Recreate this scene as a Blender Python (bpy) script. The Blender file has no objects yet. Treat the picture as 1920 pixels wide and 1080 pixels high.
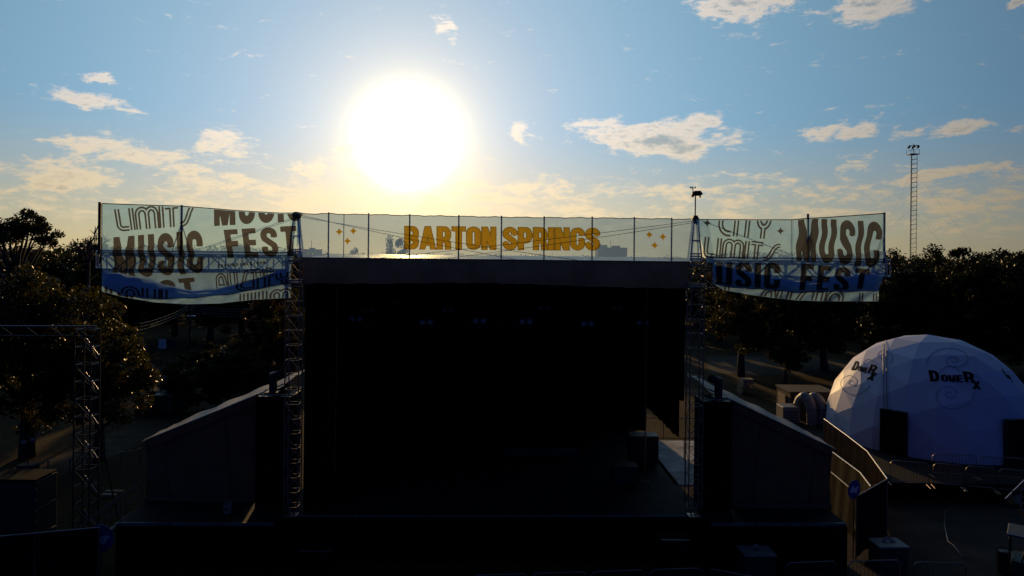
import bpy, bmesh, math, random
import numpy as np
from mathutils import Vector, Matrix, Quaternion

random.seed(7); RNG = np.random.default_rng(7)
SC = bpy.context.scene
COL = SC.collection
R = math.radians

# ---------------------------------------------------------------- camera
FPX, CX, CY, ROLL = 1280.0, 960.0, 476.0, R(0.63)
CAM = Vector((0.0, 0.0, 11.6))
RIGHT = Vector((math.cos(ROLL), 0, math.sin(ROLL)))
UP = Vector((-math.sin(ROLL), 0, math.cos(ROLL)))
FWD = Vector((0, 1, 0))
cam_data = bpy.data.cameras.new('camera')
cam_data.sensor_width = 36.0
cam_data.lens = FPX / 1920.0 * 36.0
cam_data.shift_y = -(540.0 - CY) / 1920.0
cam_data.clip_start = 0.1
cam_data.clip_end = 6000
cam = bpy.data.objects.new('camera', cam_data)
COL.objects.link(cam)
m = Matrix.Identity(4)
for i in range(3):
    m[i][0] = RIGHT[i]; m[i][1] = UP[i]; m[i][2] = -FWD[i]; m[i][3] = CAM[i]
cam.matrix_world = m
SC.camera = cam

def ray(px, py):
    return FWD + RIGHT * ((px - CX) / FPX) + UP * ((CY - py) / FPX)
def P(px, py, d):
    "point of the place seen at photo pixel (px, py), d metres down the view"
    return CAM + ray(px, py) * d
def G(px, py, z=0.0):
    r = ray(px, py)
    return CAM + r * ((z - CAM.z) / r.z)

# ---------------------------------------------------------------- sky, sun, exposure
SUNPX = (765, 262)
sun_dir = ray(*SUNPX).normalized()
sun_el = math.asin(sun_dir.z); sun_az = math.atan2(sun_dir.x, sun_dir.y)
world = bpy.data.worlds.new('World'); SC.world = world
world.use_nodes = True
NT = world.node_tree
for n in list(NT.nodes): NT.nodes.remove(n)

def N(tree, kind, **kw):
    n = tree.nodes.new(kind)
    for k, v in kw.items(): setattr(n, k, v)
    return n
def link(tree, a, b): tree.links.new(a, b)
def val(tree, op, a, b=None, c=None, clamp=False):
    n = tree.nodes.new('ShaderNodeMath'); n.operation = op; n.use_clamp = clamp
    for i, x in enumerate((a, b, c)):
        if x is None: continue
        if isinstance(x, (int, float)): n.inputs[i].default_value = x
        else: tree.links.new(x, n.inputs[i])
    return n.outputs[0]
def mixc(tree, fac, a, b, mode='MIX'):
    n = tree.nodes.new('ShaderNodeMix'); n.data_type = 'RGBA'; n.blend_type = mode
    for i, x in ((0, fac), (6, a), (7, b)):
        if isinstance(x, (int, float)): n.inputs[i].default_value = x
        elif isinstance(x, tuple): n.inputs[i].default_value = (*x, 1)
        else: tree.links.new(x, n.inputs[i])
    return n.outputs[2]
def smooth(tree, x, a, b):
    n = tree.nodes.new('ShaderNodeMapRange'); n.interpolation_type = 'SMOOTHSTEP'
    tree.links.new(x, n.inputs[0])
    n.inputs[1].default_value = a; n.inputs[2].default_value = b
    return n.outputs[0]

SKY_STRENGTH = 0.05
sky = N(NT, 'ShaderNodeTexSky', sky_type='NISHITA', sun_disc=False)
sky.sun_elevation = sun_el; sky.sun_rotation = sun_az
sky.altitude = 150; sky.air_density = 1.0; sky.dust_density = 0.35; sky.ozone_density = 6.0
tc = N(NT, 'ShaderNodeTexCoord')
vdir = tc.outputs['Generated']
nrm = N(NT, 'ShaderNodeVectorMath', operation='NORMALIZE'); link(NT, vdir, nrm.inputs[0])
dot = N(NT, 'ShaderNodeVectorMath', operation='DOT_PRODUCT'); link(NT, nrm.outputs[0], dot.inputs[0])
dot.inputs[1].default_value = sun_dir
cosang = val(NT, 'MAXIMUM', dot.outputs['Value'], 0.0)
half = val(NT, 'MULTIPLY_ADD', dot.outputs['Value'], 0.5, 0.5)
sep = N(NT, 'ShaderNodeSeparateXYZ'); link(NT, nrm.outputs[0], sep.inputs[0])
az = val(NT, 'ARCTAN2', sep.outputs[0], sep.outputs[1])
el = val(NT, 'ARCSINE', sep.outputs[2])

def scaled(tree, color, fac):
    n = tree.nodes.new('ShaderNodeVectorMath'); n.operation = 'SCALE'
    if isinstance(color, tuple): n.inputs[0].default_value = color
    else: tree.links.new(color, n.inputs[0])
    if isinstance(fac, (int, float)): n.inputs['Scale'].default_value = fac
    else: tree.links.new(fac, n.inputs['Scale'])
    return n.outputs[0]
def vadd(tree, a, b):
    n = tree.nodes.new('ShaderNodeVectorMath'); n.operation = 'ADD'
    tree.links.new(a, n.inputs[0]); tree.links.new(b, n.inputs[1])
    return n.outputs[0]

EXPO = -1.3
K = 2.0 ** -EXPO          # the shown sky is exposed for the sun, the rest of the place is left dark
tint = N(NT, 'ShaderNodeVectorMath', operation='MULTIPLY'); link(NT, sky.outputs[0], tint.inputs[0])
link(NT, mixc(NT, smooth(NT, half, 0.45, 0.97), (0.72, 0.90, 1.95), (1.0, 0.93, 0.95)), tint.inputs[1])
base = scaled(NT, tint.outputs[0], SKY_STRENGTH)
# light scattered forward by the hazy air: brightest round the sun, warm low down
eld = val(NT, 'MAXIMUM', el, 0.0)
low = val(NT, 'SUBTRACT', 1.0, smooth(NT, eld, -0.01, 0.20))
h7 = val(NT, 'POWER', half, 7.0)
clear = vadd(NT, base, scaled(NT, scaled(NT, mixc(NT, low, (0.225, 0.415, 0.55), (0.62, 0.45, 0.16)), h7), K))
clear = vadd(NT, clear, scaled(NT, (0.045 * K, 0.075 * K, 0.09 * K), val(NT, 'POWER', half, 3.5)))
clear = vadd(NT, clear, scaled(NT, (0.27 * K, 0.10 * K, 0.0), val(NT, 'POWER', cosang, 30.0)))
clear = vadd(NT, clear, scaled(NT, (0.46 * K, 0.32 * K, 0.10 * K), val(NT, 'POWER', cosang, 120.0)))
clear = vadd(NT, clear, scaled(NT, (0.55 * K, 0.42 * K, 0.14 * K), val(NT, 'POWER', cosang, 420.0)))

# clouds: (photo px, py, half width, half height, tilt, weight) -> directions in the sky
CLOUDS = [(172, 188, 125, 22, 7, 1.0), (182, 144, 42, 9, 8, .9), (255, 290, 190, 34, 6, .95), (425, 272, 80, 40, -12, .85),
          (120, 330, 190, 34, 4, .86), (330, 298, 160, 22, 8, .88), (480, 345, 170, 16, 4, .82), (640, 322, 90, 18, 2, .85), (880, 352, 120, 12, 0, .8), (80, 347, 90, 20, 2, 1.15), (352, 328, 55, 24, 0, .9), (585, 312, 62, 22, 5, .95), (830, 48, 40, 30, 20, .8),
          (972, 247, 34, 20, 0, 1.0), (1235, 262, 175, 42, 2, 1.35), (1300, 238, 75, 34, -6, 1.1), (1130, 230, 70, 20, 0, .95), (1590, 242, 115, 24, -8, 1.0), (1775, 240, 120, 18, -5, .95),
          (1400, 4, 120, 38, 0, 1.2), (1640, 6, 130, 36, -4, 1.2), (1908, 12, 34, 16, 0, 1.0), (1350, 352, 150, 17, 0, .85), (1600, 316, 80, 15, -3, .9),
          (1760, 330, 190, 16, -4, .95), (560, 360, 260, 22, 3, .85), (1010, 350, 130, 26, 0, .85), (680, 285, 90, 26, 4, .8),
          (1500, 368, 300, 14, 0, .7), (940, 372, 240, 18, 0, .85)]
ca = N(NT, 'ShaderNodeCombineXYZ'); link(NT, az, ca.inputs[0]); link(NT, el, ca.inputs[1])
wn = N(NT, 'ShaderNodeTexNoise'); link(NT, ca.outputs[0], wn.inputs['Vector']); wn.inputs['Scale'].default_value = 17.0; wn.inputs['Detail'].default_value = 5.0
wn.inputs['Roughness'].default_value = 0.6
ws = N(NT, 'ShaderNodeVectorMath', operation='SUBTRACT'); link(NT, wn.outputs['Color'], ws.inputs[0]); ws.inputs[1].default_value = (0.5, 0.5, 0.5)
wm = N(NT, 'ShaderNodeVectorMath', operation='MULTIPLY'); link(NT, ws.outputs[0], wm.inputs[0]); wm.inputs[1].default_value = (0.11, 0.040, 0.0)
caw = vadd(NT, ca.outputs[0], wm.outputs[0])
mask = None
for (px, py, rx, ry, tilt, wt) in CLOUDS:
    d0 = ray(px, py).normalized()
    a0, e0 = math.atan2(d0.x, d0.y), math.asin(d0.z)
    sx, sy = 1.25 * rx / FPX * math.cos(a0) ** 2, 1.25 * ry / FPX * math.cos(a0)
    sub = N(NT, 'ShaderNodeVectorMath', operation='SUBTRACT'); link(NT, caw, sub.inputs[0])
    sub.inputs[1].default_value = (a0, e0, 0)
    rot = N(NT, 'ShaderNodeMapping'); rot.vector_type = 'POINT'
    link(NT, sub.outputs[0], rot.inputs[0]); rot.inputs['Rotation'].default_value = (0, 0, R(tilt))
    sc_ = N(NT, 'ShaderNodeVectorMath', operation='MULTIPLY'); link(NT, rot.outputs[0], sc_.inputs[0])
    sc_.inputs[1].default_value = (1 / sx, 1 / sy, 0)
    ln = N(NT, 'ShaderNodeVectorMath', operation='LENGTH'); link(NT, sc_.outputs[0], ln.inputs[0])
    mr = N(NT, 'ShaderNodeMapRange'); mr.interpolation_type = 'SMOOTHERSTEP'
    link(NT, ln.outputs['Value'], mr.inputs[0])
    mr.inputs[1].default_value = 1.15; mr.inputs[2].default_value = 0.0
    mr.inputs[3].default_value = 0.0; mr.inputs[4].default_value = wt
    mask = mr.outputs[0] if mask is None else val(NT, 'MAXIMUM', mask, mr.outputs[0])
# a thin belt of cloud low down, all the way round the horizon
b1 = smooth(NT, el, 0.012, 0.05); b2 = val(NT, 'SUBTRACT', 1.0, smooth(NT, el, 0.075, 0.15))
mask = val(NT, 'MAXIMUM', mask, val(NT, 'MULTIPLY', val(NT, 'MULTIPLY', b1, b2), 0.56))

def noise(tree, vec, scale, detail, rough, dist=0.0, stretch=(1, 1, 1), loc=(0, 0, 0)):
    mp = N(tree, 'ShaderNodeMapping'); link(tree, vec, mp.inputs[0])
    mp.inputs['Scale'].default_value = stretch; mp.inputs['Location'].default_value = loc
    n = N(tree, 'ShaderNodeTexNoise'); link(tree, mp.outputs[0], n.inputs['Vector'])
    n.inputs['Scale'].default_value = scale; n.inputs['Detail'].default_value = detail
    n.inputs['Roughness'].default_value = rough; n.inputs['Distortion'].default_value = dist
    return n.outputs[0]
n1 = noise(NT, ca.outputs[0], 15.0, 10.0, 0.66, 0.5, (1.0, 3.3, 1.0))
n2 = noise(NT, ca.outputs[0], 60.0, 8.0, 0.66, 0.4, (1.0, 2.6, 1.0), (3, 1, 0))
raw = val(NT, 'ADD', val(NT, 'MULTIPLY_ADD', val(NT, 'SUBTRACT', n1, 0.48), 3.2, val(NT, 'MULTIPLY', mask, 1.08)),
          val(NT, 'MULTIPLY', val(NT, 'SUBTRACT', n2, 0.5), 1.5))
dens = smooth(NT, raw, 0.42, 1.12)
core = val(NT, 'MULTIPLY', smooth(NT, raw, 1.05, 1.9), smooth(NT, mask, 0.55, 1.0))
lowc = val(NT, 'SUBTRACT', 1.0, smooth(NT, eld, 0.05, 0.22))
lit = val(NT, 'MULTIPLY_ADD', h7, 0.92 * K, 0.03 * K)
edgec = mixc(NT, lowc, (1.18, 1.03, 0.88), (1.12, 0.89, 0.56))
corec = mixc(NT, lowc, (0.46, 0.55, 0.60), (0.70, 0.60, 0.42))
cloudc = vadd(NT, scaled(NT, mixc(NT, core, edgec, corec), lit), scaled(NT, (0.30 * K, 0.22 * K, 0.10 * K), val(NT, 'POWER', cosang, 90.0)))
skyc = mixc(NT, val(NT, 'MULTIPLY', dens, 0.85), clear, cloudc)
# the sun's own glare in the air
skyc = vadd(NT, skyc, scaled(NT, (32.0 * K, 22.5 * K, 10.0 * K), val(NT, 'POWER', cosang, 1420.0)))
bg = N(NT, 'ShaderNodeBackground'); link(NT, skyc, bg.inputs[0]); bg.inputs[1].default_value = 1.0
wo = N(NT, 'ShaderNodeOutputWorld'); link(NT, bg.outputs[0], wo.inputs[0])

sun_data = bpy.data.lights.new('sun', 'SUN')
sun_data.energy = 5.0; sun_data.angle = R(0.5); sun_data.color = (1.0, 0.61, 0.23)
sun = bpy.data.objects.new('sun', sun_data); COL.objects.link(sun)
sun.rotation_euler = (-sun_dir).to_track_quat('-Z', 'Y').to_euler()
sun.location = sun_dir * 900
VS = SC.view_settings
VS.view_transform = 'Standard'; VS.look = 'None'; VS.exposure = EXPO; VS.gamma = 1.0; VS.use_curve_mapping = False
SC.cycles.max_bounces = 6; SC.cycles.transparent_max_bounces = 24
SC.cycles.use_denoising = True

# ---------------------------------------------------------------- helpers
def tag(o, label, cat, group=None):
    o['label'] = label; o['category'] = cat
    if group: o['group'] = group
    return o
ROOTLOC = {}
def thing(name, label, cat, loc, group=None):
    o = bpy.data.objects.new(name, None); COL.objects.link(o)
    o.empty_display_size = 0.2
    o.location = loc; tag(o, label, cat, group)
    return o
def adopt(o, parent):
    "parent keeps o where it stands (parents are never rotated or scaled here)"
    o.parent = parent
    loc = Vector((0, 0, 0)); p = parent
    # rods carry scale, so only translate-only parents are used through this path
    mw = p.matrix_basis.copy(); q = p
    chain = [q]
    while q.parent is not None:
        q = q.parent; chain.append(q)
    mw = Matrix.Identity(4)
    for c in reversed(chain):
        mw = mw @ c.matrix_parent_inverse @ c.matrix_basis
    o.matrix_parent_inverse = mw.inverted()
def mesh_obj(name, verts, faces, mat, parent=None, smooth_=False):
    me = bpy.data.meshes.new(name)
    me.from_pydata([tuple(v) for v in verts], [], faces)
    if smooth_: me.shade_smooth()
    if mat is not None: me.materials.append(mat)
    o = bpy.data.objects.new(name, me); COL.objects.link(o)
    if parent is not None: adopt(o, parent)
    return o

class MB:
    "collects simple shapes into one mesh"
    def __init__(s): s.v = []; s.f = []
    def add(s, vs, fs):
        b = len(s.v); s.v += [Vector(v) for v in vs]; s.f += [tuple(i + b for i in f) for f in fs]; return s
    def box(s, c, size, ax=None):
        c = Vector(c); ax = ax or (Vector((1, 0, 0)), Vector((0, 1, 0)), Vector((0, 0, 1)))
        vs = [c + ax[0] * (size[0] / 2 * i) + ax[1] * (size[1] / 2 * j) + ax[2] * (size[2] / 2 * k)
              for k in (-1, 1) for j in (-1, 1) for i in (-1, 1)]
        return s.add(vs, [(0, 2, 3, 1), (4, 5, 7, 6), (0, 1, 5, 4), (2, 6, 7, 3), (0, 4, 6, 2), (1, 3, 7, 5)])
    def tube(s, pts, r, n=8, cap=True):
        pts = [Vector(p) for p in pts]; rs = r if isinstance(r, (list, tuple)) else [r] * len(pts)
        rings = []
        ref = Vector((0, 0, 1))
        for i, p in enumerate(pts):
            t = (pts[min(i + 1, len(pts) - 1)] - pts[max(i - 1, 0)]).normalized()
            a = t.cross(ref)
            if a.length < 0.1: a = t.cross(Vector((1, 0, 0)))
            a.normalize(); b = t.cross(a)
            rings.append([p + (a * math.cos(k * 2 * math.pi / n) + b * math.sin(k * 2 * math.pi / n)) * rs[i] for k in range(n)])
        vs = [v for rg in rings for v in rg]
        fs = [(i * n + k, i * n + (k + 1) % n, (i + 1) * n + (k + 1) % n, (i + 1) * n + k) for i in range(len(pts) - 1) for k in range(n)]
        if cap: fs += [tuple(range(n - 1, -1, -1)), tuple((len(pts) - 1) * n + k for k in range(n))]
        return s.add(vs, fs)
    def prism(s, poly, vec):
        poly = [Vector(p) for p in poly]; n = len(poly); vec = Vector(vec)
        return s.add(poly + [p + vec for p in poly],
                     [tuple(range(n - 1, -1, -1)), tuple(range(n, 2 * n))] + [(i, (i + 1) % n, n + (i + 1) % n, n + i) for i in range(n)])
    def build(s, name, mat, parent=None, smooth_=False, bevel=0.0):
        o = mesh_obj(name, s.v, s.f, mat, parent, smooth_)
        bm = bmesh.new(); bm.from_mesh(o.data); bmesh.ops.recalc_face_normals(bm, faces=bm.faces); bm.to_mesh(o.data); bm.free()
        if bevel:
            b = o.modifiers.new('bevel', 'BEVEL'); b.width = bevel; b.segments = 2; b.limit_method = 'ANGLE'
        return o

_unit = {}
def unit_rod(mat, n):
    k = (mat.name, n)
    if k not in _unit:
        vs = [(math.cos(i * 2 * math.pi / n), math.sin(i * 2 * math.pi / n), z) for z in (0, 1) for i in range(n)]
        fs = [(i, (i + 1) % n, n + (i + 1) % n, n + i) for i in range(n)] + [tuple(range(n - 1, -1, -1)), tuple(range(n, 2 * n))]
        me = bpy.data.meshes.new('rod'); me.from_pydata(vs, [], fs); me.materials.append(mat)
        _unit[k] = me
    return _unit[k]
def rod(name, a, b, r, mat, parent, n=8):
    a = Vector(a); b = Vector(b); d = b - a
    o = bpy.data.objects.new(name, unit_rod(mat, n)); COL.objects.link(o)
    q = d.to_track_quat('Z', 'Y')
    o.matrix_basis = Matrix.Translation(a) @ q.to_matrix().to_4x4() @ Matrix.Diagonal((r, r, d.length, 1))
    if parent is not None: adopt(o, parent)
    return o
def sag_points(a, b, sag, n=14):
    a = Vector(a); b = Vector(b)
    return [a.lerp(b, i / n) - Vector((0, 0, 1)) * sag * 4 * (i / n) * (1 - i / n) for i in range(n + 1)]
def box_truss(parent, a, b, w, bays, mat, up=Vector((0, 0, 1)), rc=0.026, rb=0.013, h=None, zig=True):
    "four chords, and in every bay the horizontal and diagonal braces of all four faces"
    a = Vector(a); b = Vector(b); t = (b - a).normalized(); h = h or w
    s = t.cross(up); s.normalize(); u = s.cross(t)
    cor = [(-1, -1), (1, -1), (1, 1), (-1, 1)]
    def pt(k, f): return a.lerp(b, f) + s * (cor[k][0] * w / 2) + u * (cor[k][1] * h / 2)
    for k in range(4): rod('chord', pt(k, 0), pt(k, 1), rc, mat, parent)
    for i in range(bays + 1):
        f0 = i / bays
        for k in range(4):
            rod('cross_brace', pt(k, f0), pt((k + 1) % 4, f0), rb, mat, parent, 6)
            if i < bays:
                p, q = (k, (k + 1) % 4) if (i + k) % 2 == 0 else ((k + 1) % 4, k)
                rod('diagonal_brace', pt(p, f0), pt(q, (i + 1) / bays), rb, mat, parent, 6)

# ---------------------------------------------------------------- materials
MATS = {}
def pbr(name, col, rough=0.7, metal=0.0, var=0.25, scale=3.0, bump=0.0, bscale=20.0, spec=0.5, col2=None, detail=5.0):
    m = bpy.data.materials.new(name); m.use_nodes = True; t = m.node_tree
    b = t.nodes['Principled BSDF']
    co = N(t, 'ShaderNodeTexCoord'); geo = N(t, 'ShaderNodeNewGeometry')
    nz = noise(t, geo.outputs['Position'], scale, detail, 0.6)
    c2 = col2 or tuple(c * (1 - var) for c in col)
    c1 = col if col2 else tuple(min(1, c * (1 + var * 0.6)) for c in col)
    f = smooth(t, nz, 0.3, 0.7)
    link(t, mixc(t, f, c1, c2), b.inputs['Base Color'])
    link(t, val(t, 'MULTIPLY_ADD', nz, 0.25, rough - 0.12), b.inputs['Roughness'])
    b.inputs['Metallic'].default_value = metal
    b.inputs['Specular IOR Level'].default_value = spec
    if bump:
        bp = N(t, 'ShaderNodeBump'); bp.inputs['Strength'].default_value = bump; bp.inputs['Distance'].default_value = 0.05
        link(t, noise(t, geo.outputs['Position'], bscale, 4, 0.6), bp.inputs['Height']); link(t, bp.outputs[0], b.inputs['Normal'])
    MATS[name] = m
    return m
def fabric(name, col, trans, tl_col, open_col=(1, 1, 1), dif=0.5, wrinkle=0.15):
    "open mesh cloth: part of the light passes straight through the holes, the rest meets white yarn"
    m = bpy.data.materials.new(name); m.use_nodes = True; t = m.node_tree
    for n in list(t.nodes):
        if n.type != 'OUTPUT_MATERIAL': t.nodes.remove(n)
    out = [n for n in t.nodes if n.type == 'OUTPUT_MATERIAL'][0]
    geo = N(t, 'ShaderNodeNewGeometry')
    nz = noise(t, geo.outputs['Position'], 2.2, 5, 0.6)
    f = smooth(t, nz, 0.3, 0.72)
    d = N(t, 'ShaderNodeBsdfDiffuse'); link(t, mixc(t, f, col, tuple(c * 0.86 for c in col)), d.inputs[0])
    l = N(t, 'ShaderNodeBsdfTranslucent'); link(t, mixc(t, f, tl_col, tuple(c * 0.86 for c in tl_col)), l.inputs[0])
    bp = N(t, 'ShaderNodeBump'); bp.inputs['Strength'].default_value = wrinkle; bp.inputs['Distance'].default_value = 0.1
    link(t, noise(t, geo.outputs['Position'], 3.0, 4, 0.55, 0.6), bp.inputs['Height'])
    link(t, bp.outputs[0], d.inputs['Normal']); link(t, bp.outputs[0], l.inputs['Normal'])
    tr = N(t, 'ShaderNodeBsdfTransparent'); tr.inputs[0].default_value = (*open_col, 1)
    mx = N(t, 'ShaderNodeMixShader'); mx.inputs[0].default_value = 1 - dif
    link(t, d.outputs[0], mx.inputs[1]); link(t, l.outputs[0], mx.inputs[2])
    m2 = N(t, 'ShaderNodeMixShader'); m2.inputs[0].default_value = 1 - trans
    link(t, tr.outputs[0], m2.inputs[1]); link(t, mx.outputs[0], m2.inputs[2])
    link(t, m2.outputs[0], out.inputs[0])
    MATS[name] = m
    return m

pbr('steel', (0.27, 0.22, 0.18), 0.42, 0.85, 0.25, 6)
pbr('dark_steel', (0.05, 0.042, 0.036), 0.5, 0.6, 0.3, 6)
pbr('aluminium', (0.42, 0.42, 0.43), 0.36, 0.9, 0.2, 6)
pbr('cable', (0.03, 0.03, 0.035), 0.5, 0.3)
pbr('black_cloth', (0.006, 0.0055, 0.005), 0.95, 0, 0.3, 2, 0.3, 8, 0.1)
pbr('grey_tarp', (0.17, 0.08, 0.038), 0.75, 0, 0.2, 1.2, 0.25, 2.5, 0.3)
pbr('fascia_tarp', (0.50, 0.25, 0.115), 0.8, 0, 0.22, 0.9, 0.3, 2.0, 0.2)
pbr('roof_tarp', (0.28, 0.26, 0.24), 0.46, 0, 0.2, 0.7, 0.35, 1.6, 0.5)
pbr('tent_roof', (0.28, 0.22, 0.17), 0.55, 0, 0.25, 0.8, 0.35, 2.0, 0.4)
pbr('deck', (0.018, 0.016, 0.014), 0.8, 0, 0.3, 1.5, 0.15, 10, 0.2)
pbr('deck_grey', (0.50, 0.48, 0.46), 0.8, 0, 0.45, 0.9, 0.2, 6, 0.3)
pbr('edge_trim', (0.15, 0.14, 0.13), 0.5, 0.3, 0.3, 2)
pbr('equipment', (0.012, 0.012, 0.012), 0.55, 0, 0.3, 5)
pbr('lens', (0.35, 0.37, 0.4), 0.2, 0.3, 0.1, 5)
pbr('white_plastic', (0.26, 0.21, 0.17), 0.5, 0, 0.2, 4)
pbr('concrete', (0.055, 0.038, 0.027), 0.9, 0, 0.3, 2, 0.3, 14)
pbr('bark', (0.07, 0.05, 0.035), 0.95, 0, 0.4, 5, 0.6, 12)
pbr('wood', (0.34, 0.23, 0.12), 0.8, 0, 0.3, 4, 0.2, 14)
pbr('dome_vinyl', (0.62, 0.58, 0.70), 0.55, 0, 0.06, 0.8, 0.12, 1.2, 0.35)
pbr('print_black', (0.008, 0.008, 0.009), 0.9, spec=0.08)
pbr('line_print', (0.24, 0.23, 0.28), 0.8, spec=0.2)
pbr('sign_blue', (0.02, 0.05, 0.22), 0.5)
pbr('sign_white', (0.62, 0.62, 0.62), 0.5)
pbr('sign_orange', (0.42, 0.13, 0.03), 0.5)
pbr('sign_face', (0.30, 0.20, 0.13), 0.5)
pbr('dumpster', (0.06, 0.09, 0.05), 0.6, 0.2, 0.3, 4)
pbr('rubber', (0.02, 0.02, 0.02), 0.8)
pbr('fork_yellow', (0.24, 0.13, 0.03), 0.5)
pbr('car_paint', (0.6, 0.6, 0.6), 0.3, 0.1, 0.05)
pbr('glass_dark', (0.015, 0.017, 0.02), 0.08, 0, 0.1)
pbr('building', (0.22, 0.20, 0.18), 0.85, 0, 0.2, 0.3)
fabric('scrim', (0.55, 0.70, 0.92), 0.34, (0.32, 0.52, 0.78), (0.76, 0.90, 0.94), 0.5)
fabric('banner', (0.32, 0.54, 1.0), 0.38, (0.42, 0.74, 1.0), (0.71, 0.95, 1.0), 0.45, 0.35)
fabric('banner_sun_block', (0.40, 0.55, 0.85), 0.0, (0.05, 0.07, 0.10), (1, 1, 1), 0.9, 0.35)  # added opaque backing that stops sunlight coming through the sag band
fabric('gold_print', (0.22, 0.14, 0.03), 0.42, (0.78, 0.32, 0.012), (0.90, 0.46, 0.04), 0.24)
fabric('gold_edge', (0.12, 0.06, 0.01), 0.40, (0.30, 0.15, 0.01), (0.65, 0.36, 0.06), 0.3)
fabric('brown_print', (0.040, 0.020, 0.016), 0.32, (0.11, 0.065, 0.055), (0.48, 0.31, 0.25), 0.4)
fabric('fence_mesh', (0.05, 0.032, 0.02), 0.05, (0.20, 0.11, 0.035), (1, 1, 1), 0.4)
# ================================================================ the setting: ground, roads, far woods
def ground_mat():
    m = bpy.data.materials.new('ground_soil'); m.use_nodes = True; t = m.node_tree; b = t.nodes['Principled BSDF']
    geo = N(t, 'ShaderNodeNewGeometry'); p = geo.outputs['Position']
    big = smooth(t, noise(t, p, 0.09, 6, 0.6), 0.38, 0.62)
    fine = smooth(t, noise(t, p, 2.5, 6, 0.7), 0.3, 0.7)
    dry = mixc(t, fine, (0.10, 0.053, 0.017), (0.038, 0.020, 0.007))
    grn = mixc(t, fine, (0.045, 0.030, 0.010), (0.022, 0.015, 0.006))
    link(t, mixc(t, big, dry, grn), b.inputs['Base Color'])
    b.inputs['Roughness'].default_value = 0.95; b.inputs['Specular IOR Level'].default_value = 0.1
    bp = N(t, 'ShaderNodeBump'); bp.inputs['Strength'].default_value = 0.9; bp.inputs['Distance'].default_value = 0.12
    link(t, noise(t, p, 5.0, 6, 0.7), bp.inputs['Height']); link(t, bp.outputs[0], b.inputs['Normal'])
    return m
GM = ground_mat()
gv, gf = [], []
xs = [-2500, -600, -200, -80, -40, 0, 40, 80, 200, 600, 2500]; ys = [-300, -60, -20, 0, 20, 40, 60, 90, 150, 300, 800, 4000]
for y in ys:
    for x in xs: gv.append((x, y, 0.0))
for j in range(len(ys) - 1):
    for i in range(len(xs) - 1):
        k = j * len(xs) + i; gf.append((k, k + 1, k + len(xs) + 1, k + len(xs)))
o = mesh_obj('ground', gv, gf, GM); o['kind'] = 'structure'
pbr('path_gravel', (0.075, 0.048, 0.032), 0.95, 0, 0.3, 0.8, 0.5, 9, 0.1)
pbr('asphalt', (0.04, 0.03, 0.023), 0.9, 0, 0.3, 0.8, 0.3, 12, 0.2)
def sheet(name, pix, mat, z):
    pts = [G(px, py, z) for px, py in pix]
    o = mesh_obj(name, pts, [tuple(range(len(pts)))], mat); o['kind'] = 'structure'
    return o
sheet('path', [(-200, 905), (60, 872), (160, 835), (270, 780), (330, 748), (420, 735), (470, 760), (300, 820), (170, 872), (20, 925), (-200, 960)], MATS['path_gravel'], 0.004)
sheet('road', [(262, 742), (275, 700), (285, 686), (430, 683), (420, 700), (340, 735), (300, 760)], MATS['asphalt'], 0.008)
sheet('service_road', [(1325, 668), (1520, 668), (1700, 690), (1690, 706), (1400, 702), (1330, 700)], MATS['asphalt'], 0.004)
sheet('front_yard', [(1180, 1140), (1500, 960), (1660, 940), (2100, 930), (2500, 1200)], MATS['asphalt'], 0.006)

# ================================================================ stage frame of reference
YAW = R(1.5)
SO = Vector((-0.56, 25.6, 0)); SX = Vector((math.cos(YAW), math.sin(YAW), 0)); SY = Vector((-math.sin(YAW), math.cos(YAW), 0)); ZZ = Vector((0, 0, 1))
SAX = (SX, SY, ZZ)
def S(x, y, z): return SO + SX * x + SY * y + ZZ * z
FLOOR = 1.8; ROOF = 11.38

# ---- main deck with its skirt and light front edge
t = thing('stage_deck', 'wide black main stage deck between the two lattice towers', 'stage', S(0, 0, 0))
for i in range(6):
    for j in range(5):
        MB().box(S(-6.6 + i * 2.64, 1.3 + j * 2.46, FLOOR - 0.06), (2.639, 2.459, 0.12), SAX).build('deck_panel', MATS['deck'], t)
for i in range(6):
    MB().box(S(-6.6 + i * 2.64 + random.uniform(-.02, .02), 0.035, FLOOR - 0.04 + random.uniform(-.012, .012)), (2.60, 0.05, 0.07), SAX).build('edge_trim', MATS['edge_trim'], t)
def drape(name, a, b, z0, z1, mat, parent, amp=0.05, wl=0.33, seg=12):
    a = Vector(a); b = Vector(b); L = (b - a).length; n = max(4, int(L / wl * seg / 2)); d = (b - a).normalized(); nn = d.cross(ZZ)
    vs, fs = [], []
    rows = 5
    for j in range(rows):
        z = z0 + (z1 - z0) * j / (rows - 1)
        for i in range(n + 1):
            s = L * i / n
            off = amp * (math.sin(s * 2 * math.pi / wl) + 0.5 * math.sin(s * 2 * math.pi / (wl * 2.7) + j * 0.3)) * (1.1 - 0.5 * j / (rows - 1))
            q = a + d * s + nn * off; vs.append((q.x, q.y, z))
    for j in range(rows - 1):
        for i in range(n):
            k = j * (n + 1) + i; fs.append((k, k + 1, k + n + 2, k + n + 1))
    return mesh_obj(name, vs, fs, mat, parent, True)
for i in range(6):
    drape('skirt', S(-7.92 + i * 2.64, -0.06, 0), S(-7.92 + i * 2.64 + 2.64, -0.06, 0), 0.0, FLOOR - 0.07, MATS['black_cloth'], t, 0.03)
drape('added_rear_skirt', S(-7.92, 13.7, 0), S(7.92, 13.7, 0), 0.0, FLOOR - .1, MATS['black_cloth'], t, .03)  # unseen rear and side skirts, added to block sun under the deck
for s in (-1, 1): drape('added_side_skirt', S(s * 7.93, 0, 0), S(s * 7.93, 13.6, 0), 0.0, FLOOR - .1, MATS['black_cloth'], t, .012)
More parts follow.
